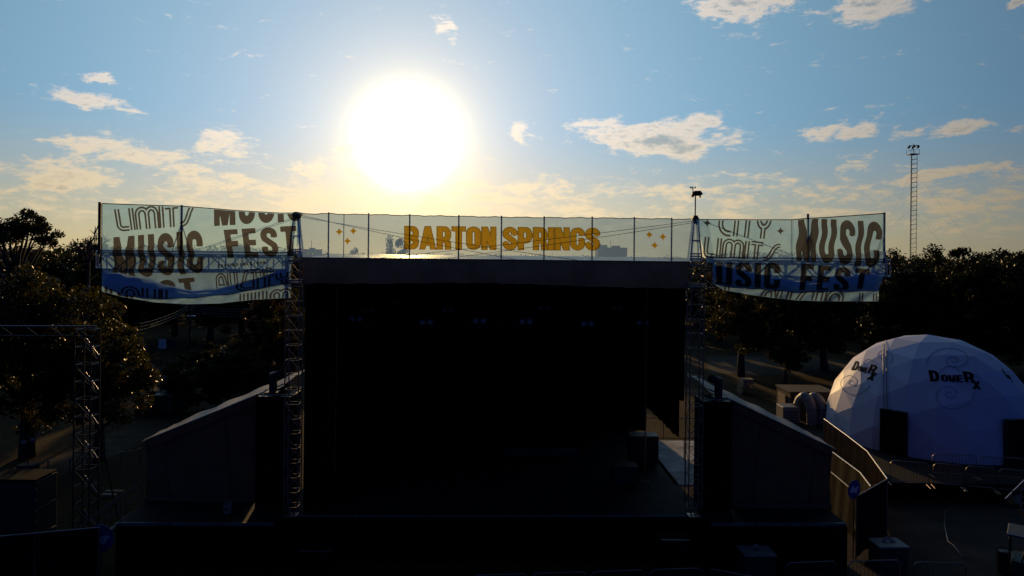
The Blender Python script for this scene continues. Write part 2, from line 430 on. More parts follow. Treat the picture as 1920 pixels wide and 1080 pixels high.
# low front risers in front of the skirt
for px0, px1, py in ((560, 622, 1033), (1238, 1293, 1012)):
    a = P(px0, py, 24.2); b = P(px1, py, 24.2)
    q = thing('step_riser', 'low black step riser with pale front edge ' + ('below the bucket side tower foot' if px0 < 900 else 'below the weather mast tower foot'), 'riser', ((a.x + b.x) / 2, a.y, 0), 'step risers before the stage')
    MB().box(((a.x + b.x) / 2, a.y + .3, a.z / 2), (b.x - a.x, 0.6, a.z)).build('body', MATS['black_cloth'], q)
    MB().box(((a.x + b.x) / 2, a.y - 0.03, a.z + .004), (b.x - a.x, 0.04, 0.03)).build('edge_strip', MATS['edge_trim'], q)

# ---- wing decks either side
def wing_deck(side):
    nm = 'left' if side < 0 else 'right'
    lab = ('side stage deck with a white bucket on it, stairs at its end' if side < 0 else 'side stage deck between the right tower and the dark screened fence corner')
    t = thing('side_deck', lab, 'stage', S(side * 11, 0, 0))
    x0, x1 = 7.95, 13.55 if side < 0 else 13.0
    n = 3
    for i in range(n):
        w = (x1 - x0) / n; cx = x0 + w * (i + .5)
        MB().box(S(side * cx, 0.6, FLOOR - 0.06), (w - .015, 2.6, 0.12), SAX).build('deck_panel', MATS['deck'], t)
        MB().box(S(side * cx, -0.74, FLOOR - 0.05), (w - .04, 0.05, 0.11), SAX).build('edge_trim', MATS['edge_trim'], t)
        a, b = sorted((side * (cx - w / 2), side * (cx + w / 2)))
        drape('skirt', S(a, -0.8, 0), S(b, -0.8, 0), 0, FLOOR - 0.1, MATS['black_cloth'], t, 0.03)
    a, b = sorted((side * x0, side * x1))
    drape('added_rear_skirt', S(a, 1.86, 0), S(b, 1.86, 0), 0, FLOOR - .13, MATS['black_cloth'], t, .02)  # hidden rear and end cloths, added so no sun shows below
    drape('added_end_skirt', S(side * x1, -.8, 0), S(side * x1, 1.86, 0), 0, FLOOR - .13, MATS['black_cloth'], t, .02)
    return t
wing_deck(-1); wing_deck(1)

# ---- lattice towers with A-frame heads
def tower(x, lab):
    t = thing('lattice_tower', lab, 'tower', S(x, -0.05, FLOOR))
    box_truss(t, S(x, -0.05, FLOOR + .38), S(x, -0.05, ROOF), 0.50, 17, MATS['steel'], SY, 0.025, 0.011)
    for sx in (-1, 1):
        for sy in (-1, 1):
            rod('foot_strut', S(x + sx * .04, -0.05 + sy * .04, FLOOR), S(x + sx * .25, -0.05 + sy * .25, FLOOR + .38), 0.022, MATS['steel'], t)
    MB().box(S(x, -0.05, FLOOR + .015), (0.4, 0.4, 0.03), SAX).build('base_plate', MATS['steel'], t)
    # sleeve where the roof hangs
    for z in (ROOF - 0.12, ROOF - 0.85, ROOF - 0.95):
        for sy in (-1, 1): MB().box(S(x, -0.05 + sy * .29, z), (0.66, 0.05, 0.07), SAX).build('sleeve_bar', MATS['steel'], t)
        for sx in (-1, 1): MB().box(S(x + sx * .31, -0.05, z), (0.04, 0.52, 0.07), SAX).build('sleeve_bar', MATS['steel'], t)
    for s in (-1, 1):
        rod('knee_brace', S(x, -.36, ROOF - .45), S(x + s * .62, -.36, ROOF - .97), .018, MATS['steel'], t)
    rod('knee_bar', S(x - .66, -.36, ROOF - .97), S(x + .66, -.36, ROOF - .97), .022, MATS['steel'], t)
    # head: tapering A-frame with a sheave on top
    for sx in (-1, 1):
        for sy in (-1, 1):
            rod('head_leg', S(x + sx * .22, .1 + sy * .2, ROOF), S(x + sx * .07, .1 + sy * .07, ROOF + 1.6), .035, MATS['aluminium'], t)
    for z, w in ((.1, .42), (.2, .40), (.3, .38), (.8, .30)):
        for sy in (-1, 1): MB().box(S(x, .1 + sy * (w / 2), ROOF + z), (w, 0.03, 0.05), SAX).build('head_rung', MATS['aluminium'], t)
    MB().box(S(x, .1, ROOF + 1.63), (.22, .22, .12), SAX).build('head_block', MATS['dark_steel'], t, bevel=.02)
    MB().tube([S(x, -.03, ROOF + 1.57), S(x, .23, ROOF + 1.57)], .13, 14).build('sheave', MATS['dark_steel'], t, True)
tower(-7.5, 'tall steel lattice tower at the stage side beside the green containers and bushes')
tower(7.5, 'tall steel lattice tower at the stage side below the weather mast')

# ---- roof: tarp, front fascia, side fascias, beams
t = thing('stage_roof', 'dark stage roof with grey tarpaulin fascia above the black stage opening', 'roof', S(0, 0, ROOF))
vs, fs = [], []
NXr, NYr = 60, 22
for j in range(NYr + 1):
    y = -0.1 + 13.0 * j / NYr
    for i in range(NXr + 1):
        x = -7.2 + 14.4 * i / NXr
        z = ROOF + 0.11 * math.sin(math.pi * min(1, j / NYr)) + 0.018 * math.sin(x * 2.1 + y) + 0.015 * math.sin(y * 2.7 + x * .4)
        vs.append(S(x, y, z - (0.02 if j == 0 else 0)))
for j in range(NYr):
    for i in range(NXr):
        k = j * (NXr + 1) + i; fs.append((k, k + 1, k + NXr + 2, k + NXr + 1))
mesh_obj('roof_tarp', vs, fs, MATS['roof_tarp'], t, True)
def fascia_bottom(x):   # metres below the roof edge, from the hang of the cloth
    u = (x + 7.2) / 14.4
    return 0.92 - 0.10 * math.exp(-((u - .47) / .22) ** 2) + 0.06 * u + 0.012 * math.sin(x * 4.1) + .01 * math.sin(x * 9)
vs, fs = [], []
NXf = 96
for j in range(7):
    for i in range(NXf + 1):
        x = -7.2 + 14.4 * i / NXf
        z = ROOF - 0.03 - fascia_bottom(x) * j / 6
        y = -0.14 - 0.05 * math.sin(j / 6 * math.pi) + 0.02 * math.sin(x * 3.1) * j / 6
        vs.append(S(x, y, z))
for j in range(6):
    for i in range(NXf):
        k = j * (NXf + 1) + i; fs.append((k, k + 1, k + NXf + 2, k + NXf + 1))
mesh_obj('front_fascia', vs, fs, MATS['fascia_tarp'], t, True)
for s in (-1, 1):
    MB().box(S(s * 7.19, 6.6, ROOF - .5), (0.03, 12.6, 0.9), SAX).build('side_fascia', MATS['fascia_tarp'], t)
rod('edge_pipe', S(-7.25, -.12, ROOF - .015), S(7.25, -.12, ROOF - .015), .03, MATS['steel'], t)
for y in (0.3, 6, 12):
    for z in (ROOF - .12, ROOF - .8):
        rod('roof_beam', S(-7.1, y, z), S(7.1, y, z), .04, MATS['dark_steel'], t)
for x in np.linspace(-6.6, 6.6, 9):
    rod('rafter', S(x, 0.1, ROOF - .12), S(x, 12.4, ROOF - .12), .03, MATS['dark_steel'], t)

# ---- black drapes round the stage
t = thing('backdrop', 'black cloth backdrop hanging across the back of the stage', 'backdrop', S(0, 12, FLOOR))
for i in range(8): drape('drape_panel', S(-7.7 + i * 2.0, 12.2 + .16 * (i % 2), 0), S(-7.6 + i * 2.0 + 2.12, 12.2 + .16 * (i % 2), 0), FLOOR, ROOF + .02, MATS['black_cloth'], t, .05)
t = thing('side_drape', 'black side drape hanging inside the stage by the green bush side tower', 'drape', S(-7, 6, FLOOR))
for i in range(5): drape('drape_panel', S(-6.95, .9 + i * 2.2, 0), S(-6.95, .9 + i * 2.2 + 2.2, 0), FLOOR, ROOF - .9, MATS['black_cloth'], t, .05)
t = thing('side_drape', 'black side drape hanging high above the pale loading deck', 'drape', S(7.1, 6, FLOOR))
for i in range(5): drape('drape_panel', S(7.15, .9 + i * 2.2, 0), S(7.15, .9 + i * 2.2 + 2.2, 0), FLOOR + 2.7, ROOF - .9, MATS['black_cloth'], t, .05)
for s, z0, lab in ((-1, FLOOR, 'black masking drape just inside the bucket side tower'), (1, 6.0, 'short black masking drape high inside the weather mast tower')):
    t = thing('masking_drape', lab, 'drape', S(s * 6.8, .6, z0))
    a, b = sorted((s * 6.2, s * 7.28))
    drape('drape_panel', S(a, .6, 0), S(b, .6, 0), z0, ROOF - .3, MATS['black_cloth'], t, .03)
t = thing('loading_deck', 'pale grey loading deck behind the right lattice tower', 'deck', S(9, 8, 0))
for i in range(3):
    for j in range(3): MB().box(S(8.35 + i * 1.2, 4.6 + j * 2.3, FLOOR - .06), (1.19, 2.28, .12), SAX).build('deck_panel', MATS['deck_grey'], t)
for i in range(4):
    for j in (0, 2): rod('leg', S(7.8 + i * 1.2, 3.7 + j * 3.3, 0), S(7.8 + i * 1.2, 3.7 + j * 3.3, FLOOR - .12), .03, MATS['steel'], t)
for y in (6.9, 10.9): rod('guard_rail', S(7.3, y, FLOOR + 1.05), S(10.9, y, FLOOR + 1.05), .02, MATS['dark_steel'], t)
for x in (7.3, 9.1, 10.9):
    for y in (6.9, 10.9): rod('rail_post', S(x, y, FLOOR), S(x, y, FLOOR + 1.05), .02, MATS['dark_steel'], t)

# ---- lighting rig
def rig(y, z, lab):
    t = thing('lighting_truss', lab, 'truss', S(0, y, z))
    box_truss(t, S(-6.4, y, z), S(6.4, y, z), 0.3, 20, MATS['dark_steel'], ZZ, .02, .01)
    for x in (-6, -2, 2, 6): rod('hanging_chain', S(x, y, z + .15), S(x, y, ROOF - .15), .012, MATS['dark_steel'], t)
rig(3.0, 8.65, 'lower lighting truss across the stage carrying pairs of round lamps')
rig(8.0, 9.0, 'upstage lighting truss behind the lower lamp row')
def lamp(c, lab, grp):
    t = thing('twin_lamp', lab, 'stage light', c, grp)
    c = Vector(c)
    hs = MB().box(c + ZZ * .02, (.62, .2, .30), SAX).build('housing', MATS['equipment'], t, bevel=.03)
    for s in (-1, 1):
        MB().tube([c + SX * (s * .16) - SY * .10, c + SX * (s * .16) - SY * .15], [.10, .115], 14).build('lens', MATS['lens'], hs, True)
    rod('yoke', c + ZZ * .16, c + ZZ * .34, .02, MATS['equipment'], t)
for px, py in ((668, 598), (800, 604), (899, 602), (986, 603), (1101, 607), (1206, 605)):
    p = P(px, py, 28.3); lamp(p, 'twin round stage lamp hanging in the lower lamp row', 'lower row of stage lamps')
for px, py in ((691, 582), (840, 580), (1020, 577), (1157, 576)):
    p = P(px, py, 33.3); lamp(p, 'twin round stage lamp hanging on the upstage truss', 'upstage row of stage lamps')
for px, lab in ((632, 'thin upright pipe inside the stage on the bucket side'), (1213, 'thin upright pipe inside the stage beside the black side drape')):
    a = P(px, 532, 29.5); t = thing('stand_pipe', lab, 'pipe', (a.x, a.y, FLOOR))
    rod('pipe', (a.x, a.y, FLOOR), (a.x, a.y, ROOF - .15), .03, MATS['steel'], t)
    MB().box((a.x, a.y, FLOOR + .02), (.4, .4, .04)).build('base_plate', MATS['dark_steel'], t)
p = P(747, 569, 28.5); t = thing('hanging_speaker', 'small pale oval hanging disc above the stage lamps', 'lamp', p)
MB().tube([p - ZZ * .03, p + ZZ * .03], .13, 18).build('disc', MATS['white_plastic'], t, True)
rod('hanger', p + ZZ * .03, (p.x, p.y, ROOF - .15), .008, MATS['dark_steel'], t)
# riser with pale strips, a few cases and microphone stands on the deck
a = P(1060, 866, 33); t = thing('drum_riser', 'dark riser with two pale strips near the back of the stage', 'riser', (a.x, a.y, FLOOR))
MB().box((a.x - 1.2, a.y + 1.2, FLOOR + .22), (3.6, 2.2, .44)).build('platform', MATS['equipment'], t)
for k in range(2): MB().box((a.x, a.y + .08, FLOOR + .36 - k * .16), (1.2, .02, .06)).build('strip', MATS['edge_trim'], t)
for i, (px, py, d, s, lab) in enumerate(((600, 880, 30, (1.2, .8, .9), 'road case at the stage edge below the bucket side drape'), (1170, 900, 29, (1.0, .7, .8), 'road case on the stage near the upright pipe'),
                                ((1205), 872, 32, (1.3, .8, 1.3), 'tall road case before the bright loading deck'))):
    b_ = P(px, py, d); t = thing('road_case', 'black ' + lab, 'case', (b_.x, b_.y, FLOOR))
    MB().box((b_.x, b_.y, FLOOR + s[2] / 2 + .08), s, SAX).build('body', MATS['equipment'], t, bevel=.03)
    MB().box((b_.x, b_.y, FLOOR + s[2] + .1), (s[0] + .02, s[1] + .02, .04), SAX).build('lid_edge', MATS['dark_steel'], t)
    for sx in (-1, 1):
        for sy in (-1, 1): MB().tube([(b_.x + sx * s[0] * .4 - .02, b_.y + sy * s[1] * .4, FLOOR + .05), (b_.x + sx * s[0] * .4 + .02, b_.y + sy * s[1] * .4, FLOOR + .05)], .05, 10).build('caster', MATS['rubber'], t)
for px, d in ((870, 28.5), (1010, 28.5), (760, 29)):
    a = P(px, 900, d); t = thing('microphone_stand', 'thin microphone stand on the dark stage deck', 'stand', (a.x, a.y, FLOOR), 'microphone stands on stage')
    rod('pole', (a.x, a.y, FLOOR), (a.x, a.y, FLOOR + 1.5), .012, MATS['dark_steel'], t)
    rod('boom', (a.x, a.y, FLOOR + 1.5), (a.x + .4, a.y, FLOOR + 1.65), .01, MATS['dark_steel'], t)
    MB().tube([(a.x, a.y, FLOOR), (a.x, a.y, FLOOR + .03)], .14, 12).build('base', MATS['dark_steel'], t)

# ================================================================ loudspeaker columns and side tents
def side_house(s):
    dW = 26.7
    if s < 0:
        box_px, wall_px, lab = (480, 545), (275, 480), 'covered equipment bay with gold-lit sloping roof, stairs below it'
    else:
        box_px, wall_px, lab = (1372, 1318), (1558, 1372), 'covered equipment bay with sloping roof beside the white air ducts'
    # black screened column
    x0 = P(box_px[0], 800, 26.0).x; x1 = P(box_px[1], 800, 26.0).x
    cx = (x0 + x1) / 2; w = abs(x1 - x0); zt = 6.05
    t = thing('screened_column', 'tall black screened loudspeaker column ' + ('left of the tower by the bucket deck' if s < 0 else 'between the weather mast tower and sloping roof'), 'speakers', (cx, 26, FLOOR))
    MB().box((cx, 26.7, (FLOOR + zt) / 2), (w - .04, 1.2, zt - FLOOR - .02)).build('speaker_stack', MATS['equipment'], t)
    drape('front_screen', (cx - w / 2, 25.98, 0), (cx + w / 2, 25.98, 0), FLOOR, zt, MATS['black_cloth'], t, .015)
    for sx in (-1, 1): rod('frame_post', (cx + sx * w / 2, 26.02, FLOOR), (cx + sx * w / 2, 26.02, zt + .1), .025, MATS['dark_steel'], t)
    rod('frame_bar', (cx - w / 2, 26.02, zt + .08), (cx + w / 2, 26.02, zt + .08), .025, MATS['steel'], t)
    rod('frame_bar', (cx - w / 2, 26.9, zt + .08), (cx + w / 2, 26.9, zt + .08), .025, MATS['steel'], t)
    # spotlight on a plate on top
    q = P(512 if s < 0 else 1347, 738, 26.3)
    t = thing('spotlight', 'black spotlight on a stand on top of the loudspeaker column ' + ('by the bushes' if s < 0 else 'by the lit ground'), 'stage light', (q.x, q.y, zt + .1))
    MB().box((q.x, q.y, zt + .13), (.5, .5, .05)).build('base', MATS['equipment'], t)
    MB().box((q.x, q.y, zt + .42), (.26, .26, .55)).build('body', MATS['equipment'], t, bevel=.04)
    MB().tube([(q.x - s * .35, q.y - .2, zt + .86), (q.x + s * .12, q.y + .15, zt + .74)], [.15, .12], 14).build('lamp_head', MATS['equipment'], t, True)
    rod('arm', (q.x, q.y, zt + .6), (q.x - s * .05, q.y, zt + .86), .03, MATS['equipment'], t)
    # the bay: front wall cloth, sloping roof, outer wall
    xo = P(wall_px[0], 830, dW).x; xi = P(wall_px[1], 830, dW).x
    t = thing('equipment_bay', lab, 'tent', ((xo + xi) / 2, dW, FLOOR))
    yb = dW + 3.4
    zo, zi = 4.15, 5.95
    xin = S(s * 8.3, 0, 0).x
    zin = zi + (zi - zo) * abs(xin - xi) / abs(xi - xo)
    nu, nv = 26, 10
    vs, fs = [], []
    for j in range(nv + 1):
        for i in range(nu + 1):
            u = i / nu; x = xo + (xi - xo) * u; ztop = zo + (zi - zo) * u
            z = FLOOR + (ztop - FLOOR) * j / nv
            y = dW + .035 * math.sin(u * 17 + j * .5) * (1 - j / nv * .5) + .02 * math.sin(u * 41 - j)
            vs.append((x, y, z))
    for j in range(nv):
        for i in range(nu):
            k = j * (nu + 1) + i; fs.append((k, k + 1, k + nu + 2, k + nu + 1))
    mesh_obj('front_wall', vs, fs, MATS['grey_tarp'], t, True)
    vs, fs = [], []
    nu, nv = 30, 12
    for j in range(nv + 1):
        v = j / nv
        for i in range(nu + 1):
            u = i / nu; x = xo - s * -0.18 + (xin - xo - s * 0.18) * u
            z = zo - .05 + (zin - zo) * u + 0.14 * math.sin(math.pi * min(v, .999) / 2) ** 1.0 * (0.3 + .7 * u) + .03 * math.sin(u * 25 + v * 5) + .02 * math.sin(v * 19)
            vs.append((x, dW - .06 + (yb - dW) * v, z))
    for j in range(nv):
        for i in range(nu):
            k = j * (nu + 1) + i; fs.append((k, k + 1, k + nu + 2, k + nu + 1))
    mesh_obj('roof', vs, fs, MATS['tent_roof'], t, True)
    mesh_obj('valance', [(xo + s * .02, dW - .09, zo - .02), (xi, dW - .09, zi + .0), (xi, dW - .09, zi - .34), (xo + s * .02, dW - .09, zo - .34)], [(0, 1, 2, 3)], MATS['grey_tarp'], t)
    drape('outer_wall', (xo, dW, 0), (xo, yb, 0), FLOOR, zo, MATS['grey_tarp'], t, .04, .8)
    for k, u in enumerate((.0, .5, .98)):
        x = xo + (xi - xo) * u; rod('frame_post', (x, dW + .12, 0), (x, dW + .12, zo + (zi - zo) * u - .05), .03, MATS['steel'], t)
    rod('ridge_rail', (xo, dW - .02, zo + .02), (xin, dW - .02, zin + .02), .03, MATS['steel'], t)
    for k in (0.22, 0.78):
        x = xo + (xi - xo) * k
        rod('tie_strap', (x, dW - .05, FLOOR + .1), (x + s * .25, dW - .05, zo + (zi - zo) * k - .4), .012, MATS['cable'], t, 6)
    MB().box(((xo + xi) / 2, dW - .12, FLOOR + .10), (abs(xi - xo), .12, .18)).build('sill_roll', MATS['grey_tarp'], t, bevel=.04)
side_house(-1); side_house(1)

# white bucket on the deck
p = G(427, 962, FLOOR)
t = thing('bucket', 'white plastic bucket standing on the side stage deck', 'bucket', p)
MB().tube([p, p + ZZ * .36], [.13, .16], 18, False).build('pail', MATS['white_plastic'], t, True)
MB().tube([p + ZZ * .02, p + ZZ * .03], .13, 18).build('bottom', MATS['white_plastic'], t)
MB().tube([p + ZZ * .33, p + ZZ * .37], .168, 18, False).build('rim', MATS['white_plastic'], t)
MB().tube([p + SX * -.16 + ZZ * .33, p + SY * -.19 + ZZ * .18, p + SX * .16 + ZZ * .33], .006, 6).build('handle', MATS['steel'], t)
MB().box(p - SY * .152 + ZZ * .19, (.1, .012, .1), SAX).build('sticker', MATS['print_black'], t)

# stairs from the bucket deck
top = S(-13.55, 0.1, FLOOR)
t = thing('metal_stairs', 'steep metal stairs with thin handrails below the gold-lit sloping roof', 'stairs', (top.x - 1, top.y, 0))
for k in range(8):
    q = S(-13.68 - k * .26, 0.1, FLOOR - .2 - k * .21)
    MB().box(q, (.26, 1.1, .035), SAX).build('tread', MATS['dark_steel'], t)
for sy in (-.6, .8):
    rod('stringer', S(-13.5, sy, FLOOR - .1), S(-15.7, sy, 0), .035, MATS['steel'], t)
    rod('handrail', S(-13.5, sy, FLOOR + .95), S(-15.7, sy, .95), .02, MATS['steel'], t)
    rod('mid_rail', S(-13.5, sy, FLOOR + .5), S(-15.7, sy, .5), .014, MATS['steel'], t)
    for k in range(5):
        f = k / 4; rod('baluster', S(-13.5 - 2.2 * f, sy, FLOOR * (1 - f) - .1 * (1 - f)), S(-13.5 - 2.2 * f, sy, FLOOR * (1 - f) + .95), .016, MATS['steel'], t)

# ================================================================ lettering
def arc(cx, cy, rx, ry, a0, a1, n=12):
    return [(cx + rx * math.cos(R(a0 + (a1 - a0) * i / n)), cy + ry * math.sin(R(a0 + (a1 - a0) * i / n))) for i in range(n + 1)]
def heavy(ch):
    t = .2; w = .52; h = t / 2; x0, x1 = h, w - h; r = (x1 - x0) / 2; c = (x0 + x1) / 2; yb, yt = h, 1 - h
    ry = .16
    if ch == 'I': return t, [[(h, -.1), (h, 1.1)]], t
    if ch == 'U': return w, [[(x0, 1.1), (x0, yb + ry)] + arc(c, yb + ry, r, ry, 180, 360) + [(x1, 1.1)]], t
    if ch == 'O': return w, [[(x1, .4), (x1, yt - ry)] + arc(c, yt - ry, r, ry, 0, 180) + arc(c, yb + ry, r, ry, 180, 360) + [(x1, .6)]], t
    if ch == 'C': return w, [[(x1, .62), (x1, yt - ry)] + arc(c, yt - ry, r, ry, 0, 180) + arc(c, yb + ry, r, ry, 180, 360) + [(x1, .38)]], t
    if ch == 'G': return w, [[(x1, .64), (x1, yt - ry)] + arc(c, yt - ry, r, ry, 0, 180) + arc(c, yb + ry, r, ry, 180, 360) + [(x1, .52)], [(c + .02, .43), (w, .43)]], t * .96
    if ch == 'S': return w, [[(x1, .66), (x1, yt - ry)] + arc(c, yt - ry, r, ry, 0, 180) + [(x0, .70), (x0 + .02, .62), (c, .5), (x1 - .02, .38), (x1, .30)] + arc(c, yb + ry, r, ry, 360, 180) + [(x0, .34)]], t
    if ch == 'T': return .5, [[(-.1, 1 - h * .8), (.6, 1 - h * .8)], [(.25, 1.0), (.25, -.1)]], t
    if ch == 'F': return .44, [[(h, -.1), (h, 1.1)], [(0, 1 - h * .8), (.44, 1 - h * .8)], [(0, .50), (.40, .50)]], t * .97
    if ch == 'E': return .44, [[(h, -.1), (h, 1.1)], [(0, 1 - h * .8), (.44, 1 - h * .8)], [(0, .51), (.41, .51)], [(0, h * .8), (.44, h * .8)]], t * .97
    if ch == 'L': return .42, [[(h, -.1), (h, 1.1)], [(0, h * .8), (.42, h * .8)]], t
    if ch == 'M': return .70, [[(h, -.1), (h, 1.1)], [(.70 - h, -.1), (.70 - h, 1.1)], [(h * .9, 1.1), (.35, .02), (.70 - h * .9, 1.1)]], t * .92
    if ch == 'N': return .54, [[(h, -.1), (h, 1.1)], [(.54 - h, -.1), (.54 - h, 1.1)], [(h * .8, 1.1), (.54 - h * .8, -.1)]], t * .92
    if ch == 'A': return .60, [[(.07, -.12), (.30, 1.05)], [(.53, -.12), (.30, 1.05)], [(.15, .26), (.45, .26)]], t * .86
    if ch == 'K': return .54, [[(h, -.1), (h, 1.1)], [(h, .42), (.50, 1.1)], [(.20, .58), (.50, -.1)]], t * .9
    if ch == 'X': return .56, [[(.04, -.1), (.52, 1.1)], [(.52, -.1), (.04, 1.1)]], t
    if ch == 'V': return .56, [[(.05, 1.1), (.28, -.02), (.51, 1.1)]], t * .9
    if ch in 'PRBD':
        lo = {'P': .40, 'R': .42, 'B': .46, 'D': h}[ch]; yc = (lo + yt) / 2; rr = (yt - lo) / 2
        bowl = [(h, yt), (x1 - .12, yt)] + arc(x1 - .12, yc, .12, rr, 90, -90) + [(h, lo)]
        out = [[(h, -.1), (h, 1.1)], bowl]
        if ch == 'R': out.append([(c - .02, .42), (c + .06, .40), (x1 - .01, .28), (x1, -.1)])
        if ch == 'B': out.append([(h, .52), (x1 - .11, .52)] + arc(x1 - .11, (.52 + yb) / 2, .11, (.52 - yb) / 2, 90, -90) + [(h, yb)])
        return w, out, t * .95
    return .25, [], t
def retro(ch):
    "single spine of the double-line letters; both lines run parallel to it"
    w = .62; x0, x1 = .1, w - .1; c = w / 2; r = (x1 - x0) / 2
    if ch == 'L': return .55, [[(.1, 1), (.1, .28)] + arc(.28, .28, .18, .18, 180, 270, 8) + [(.55, .1)]]
    if ch == 'I': return .2, [[(.1, 0), (.1, 1)]]
    if ch == 'M': return 1.0, [[(.1, 0), (.1, .66)] + arc(.31, .66, .21, .24, 180, 0) + [(.52, 0)], [(.52, .66)] + arc(.72, .66, .20, .24, 180, 0)[1:] + [(.92, 0)]]
    if ch == 'T': return .6, [[(0, .9), (.6, .9)], [(.3, .9), (.3, 0)]]
    if ch == 'S': return .75, [[(0, .1), (.12, .1), (.24, .17), (.34, .36), (.44, .64), (.54, .83), (.64, .9), (.75, .9)]]
    if ch == 'C': return .62, [[(.62, .9), (.5, .9)] + arc(.5, .5, .4, .4, 90, 270, 20) + [(.62, .1)]]
    if ch == 'Y': return .66, [[(.1, 1), (.1, .72)] + arc(.33, .72, .23, .28, 180, 360) + [(.56, 1)], [(.33, .44), (.33, 0)]]
    if ch == 'A': return .72, [[(.1, 0), (.1, .6)] + arc(.33, .6, .23, .3, 180, 20) + [(.68, 0)], [(.1, .24), (.56, .24)]]
    if ch == 'U': return .66, [[(.1, 1), (.1, .4)] + arc(.33, .4, .23, .3, 180, 360) + [(.56, 1)]]
    if ch == 'O': return .8, [arc(.4, .45, .3, .35, 0, 375, 28)]
    if ch == 'N': return .66, [[(.1, 0), (.1, .6)] + arc(.33, .6, .23, .3, 180, 0) + [(.56, 0)]]
    return .3, []
def pdist(path, X, Y):
    D = np.full(X.shape, 9.0); n = len(path) - 1
    for i in range(n):
        (ax, ay), (bx, by) = path[i], path[i + 1]
        dx, dy = bx - ax, by - ay; L2 = dx * dx + dy * dy
        if L2 < 1e-12: continue
        s = ((X - ax) * dx + (Y - ay) * dy) / L2
        d = np.hypot(X - ax - np.clip(s, 0, 1) * dx, Y - ay - np.clip(s, 0, 1) * dy)
        if i == 0: d = np.where(s < 0, 9.0, d)
        if i == n - 1: d = np.where(s > 1, 9.0, d)
        D = np.minimum(D, d)
    return D
def msquares(F, X, Y):
    "filled area F > 0 as a mesh of quads and clipped cells"
    ny, nx = F.shape; vid = {}; V = []; faces = []
    def vkey(k, x, y):
        if k not in vid: vid[k] = len(V); V.append((x, y))
        return vid[k]
    ins = F > 0
    cnt = ins[:-1, :-1].astype(int) + ins[1:, :-1] + ins[:-1, 1:] + ins[1:, 1:]
    for j, i in zip(*np.nonzero(cnt)):
        cs = ((j, i), (j, i + 1), (j + 1, i + 1), (j + 1, i)); f = []
        for k in range(4):
            a, b = cs[k], cs[(k + 1) % 4]
            if ins[a]: f.append(vkey(a, X[a], Y[a]))
            if ins[a] != ins[b]:
                q = F[a] / (F[a] - F[b]); kk = (min(a, b), max(a, b))
                f.append(vkey(kk, X[a] + (X[b] - X[a]) * q, Y[a] + (Y[b] - Y[a]) * q))
        if len(f) >= 3: faces.append(tuple(f))
    return np.array(V), faces
def word(txt, style, corners, res=1.0, gap=.07, clip=None, grow=0.0, line=(.085, .034), wob=None, ring=False):
    """-> photo-pixel outline mesh of a word fitted to four corners TL, TR, BR, BL"""
    ls = []; x = 0.0
    for ch in txt:
        if ch == ' ': x += .22; continue
        if style == 'heavy': w, st, t = heavy(ch)
        else: w, st = retro(ch); t = 0
        ls.append((x, w, st, t)); x += w + gap
    W = x - gap
    TL, TR, BR, BL = [np.array(c, float) for c in corners]
    hpx = np.linalg.norm(TL - BL)
    wpx = np.linalg.norm(TR - TL)
    nu, nv = int(wpx / res) + 3, int(hpx / res) + 3
    pad = .03 + grow
    U, V_ = np.meshgrid(np.linspace(-pad, W + pad, nu * 1), np.linspace(-pad, 1 + pad, nv))
    F = np.full(U.shape, -9.0)
    for (x, w, st, t) in ls:
        X = U - x
        D = np.full(U.shape, 9.0)
        for path in st: D = np.minimum(D, pdist(path, X, V_))
        if style == 'heavy':
            f = t / 2 + grow - D
            f = np.minimum(f, np.minimum(np.minimum(X + grow, w + grow - X), np.minimum(V_ + grow, 1 + grow - V_)))
        else: f = line[1] - np.abs(D - line[0])
        F = np.maximum(F, f)
    if ring: F = np.minimum(F, grow - F + .003)
    def topx(u, v):
        u = u / W
        a = TL[None] + (TR - TL)[None] * u[:, None]; b = BL[None] + (BR - BL)[None] * u[:, None]
        p = b + (a - b) * v[:, None]
        if wob is not None: p = p + wob(p)
        return p
    if clip is not None:
        p = topx(U.ravel(), V_.ravel()); F = np.minimum(F, (clip(p[:, 0], p[:, 1]) / hpx).reshape(F.shape))
    V2, faces = msquares(F, U, V_)
    if len(V2) == 0: return np.zeros((0, 2)), []
    return topx(V2[:, 0], V2[:, 1]), faces
def star(cx, cy, r):
    n = 41; X, Y = np.meshgrid(np.linspace(-r * 1.1, r * 1.1, n), np.linspace(-r * 1.1, r * 1.1, n))
    F = 1 - (np.abs(X / r) ** .62 + np.abs(Y / r) ** .62)
    V2, f = msquares(F, X, Y); return V2 + np.array([cx, cy]), f

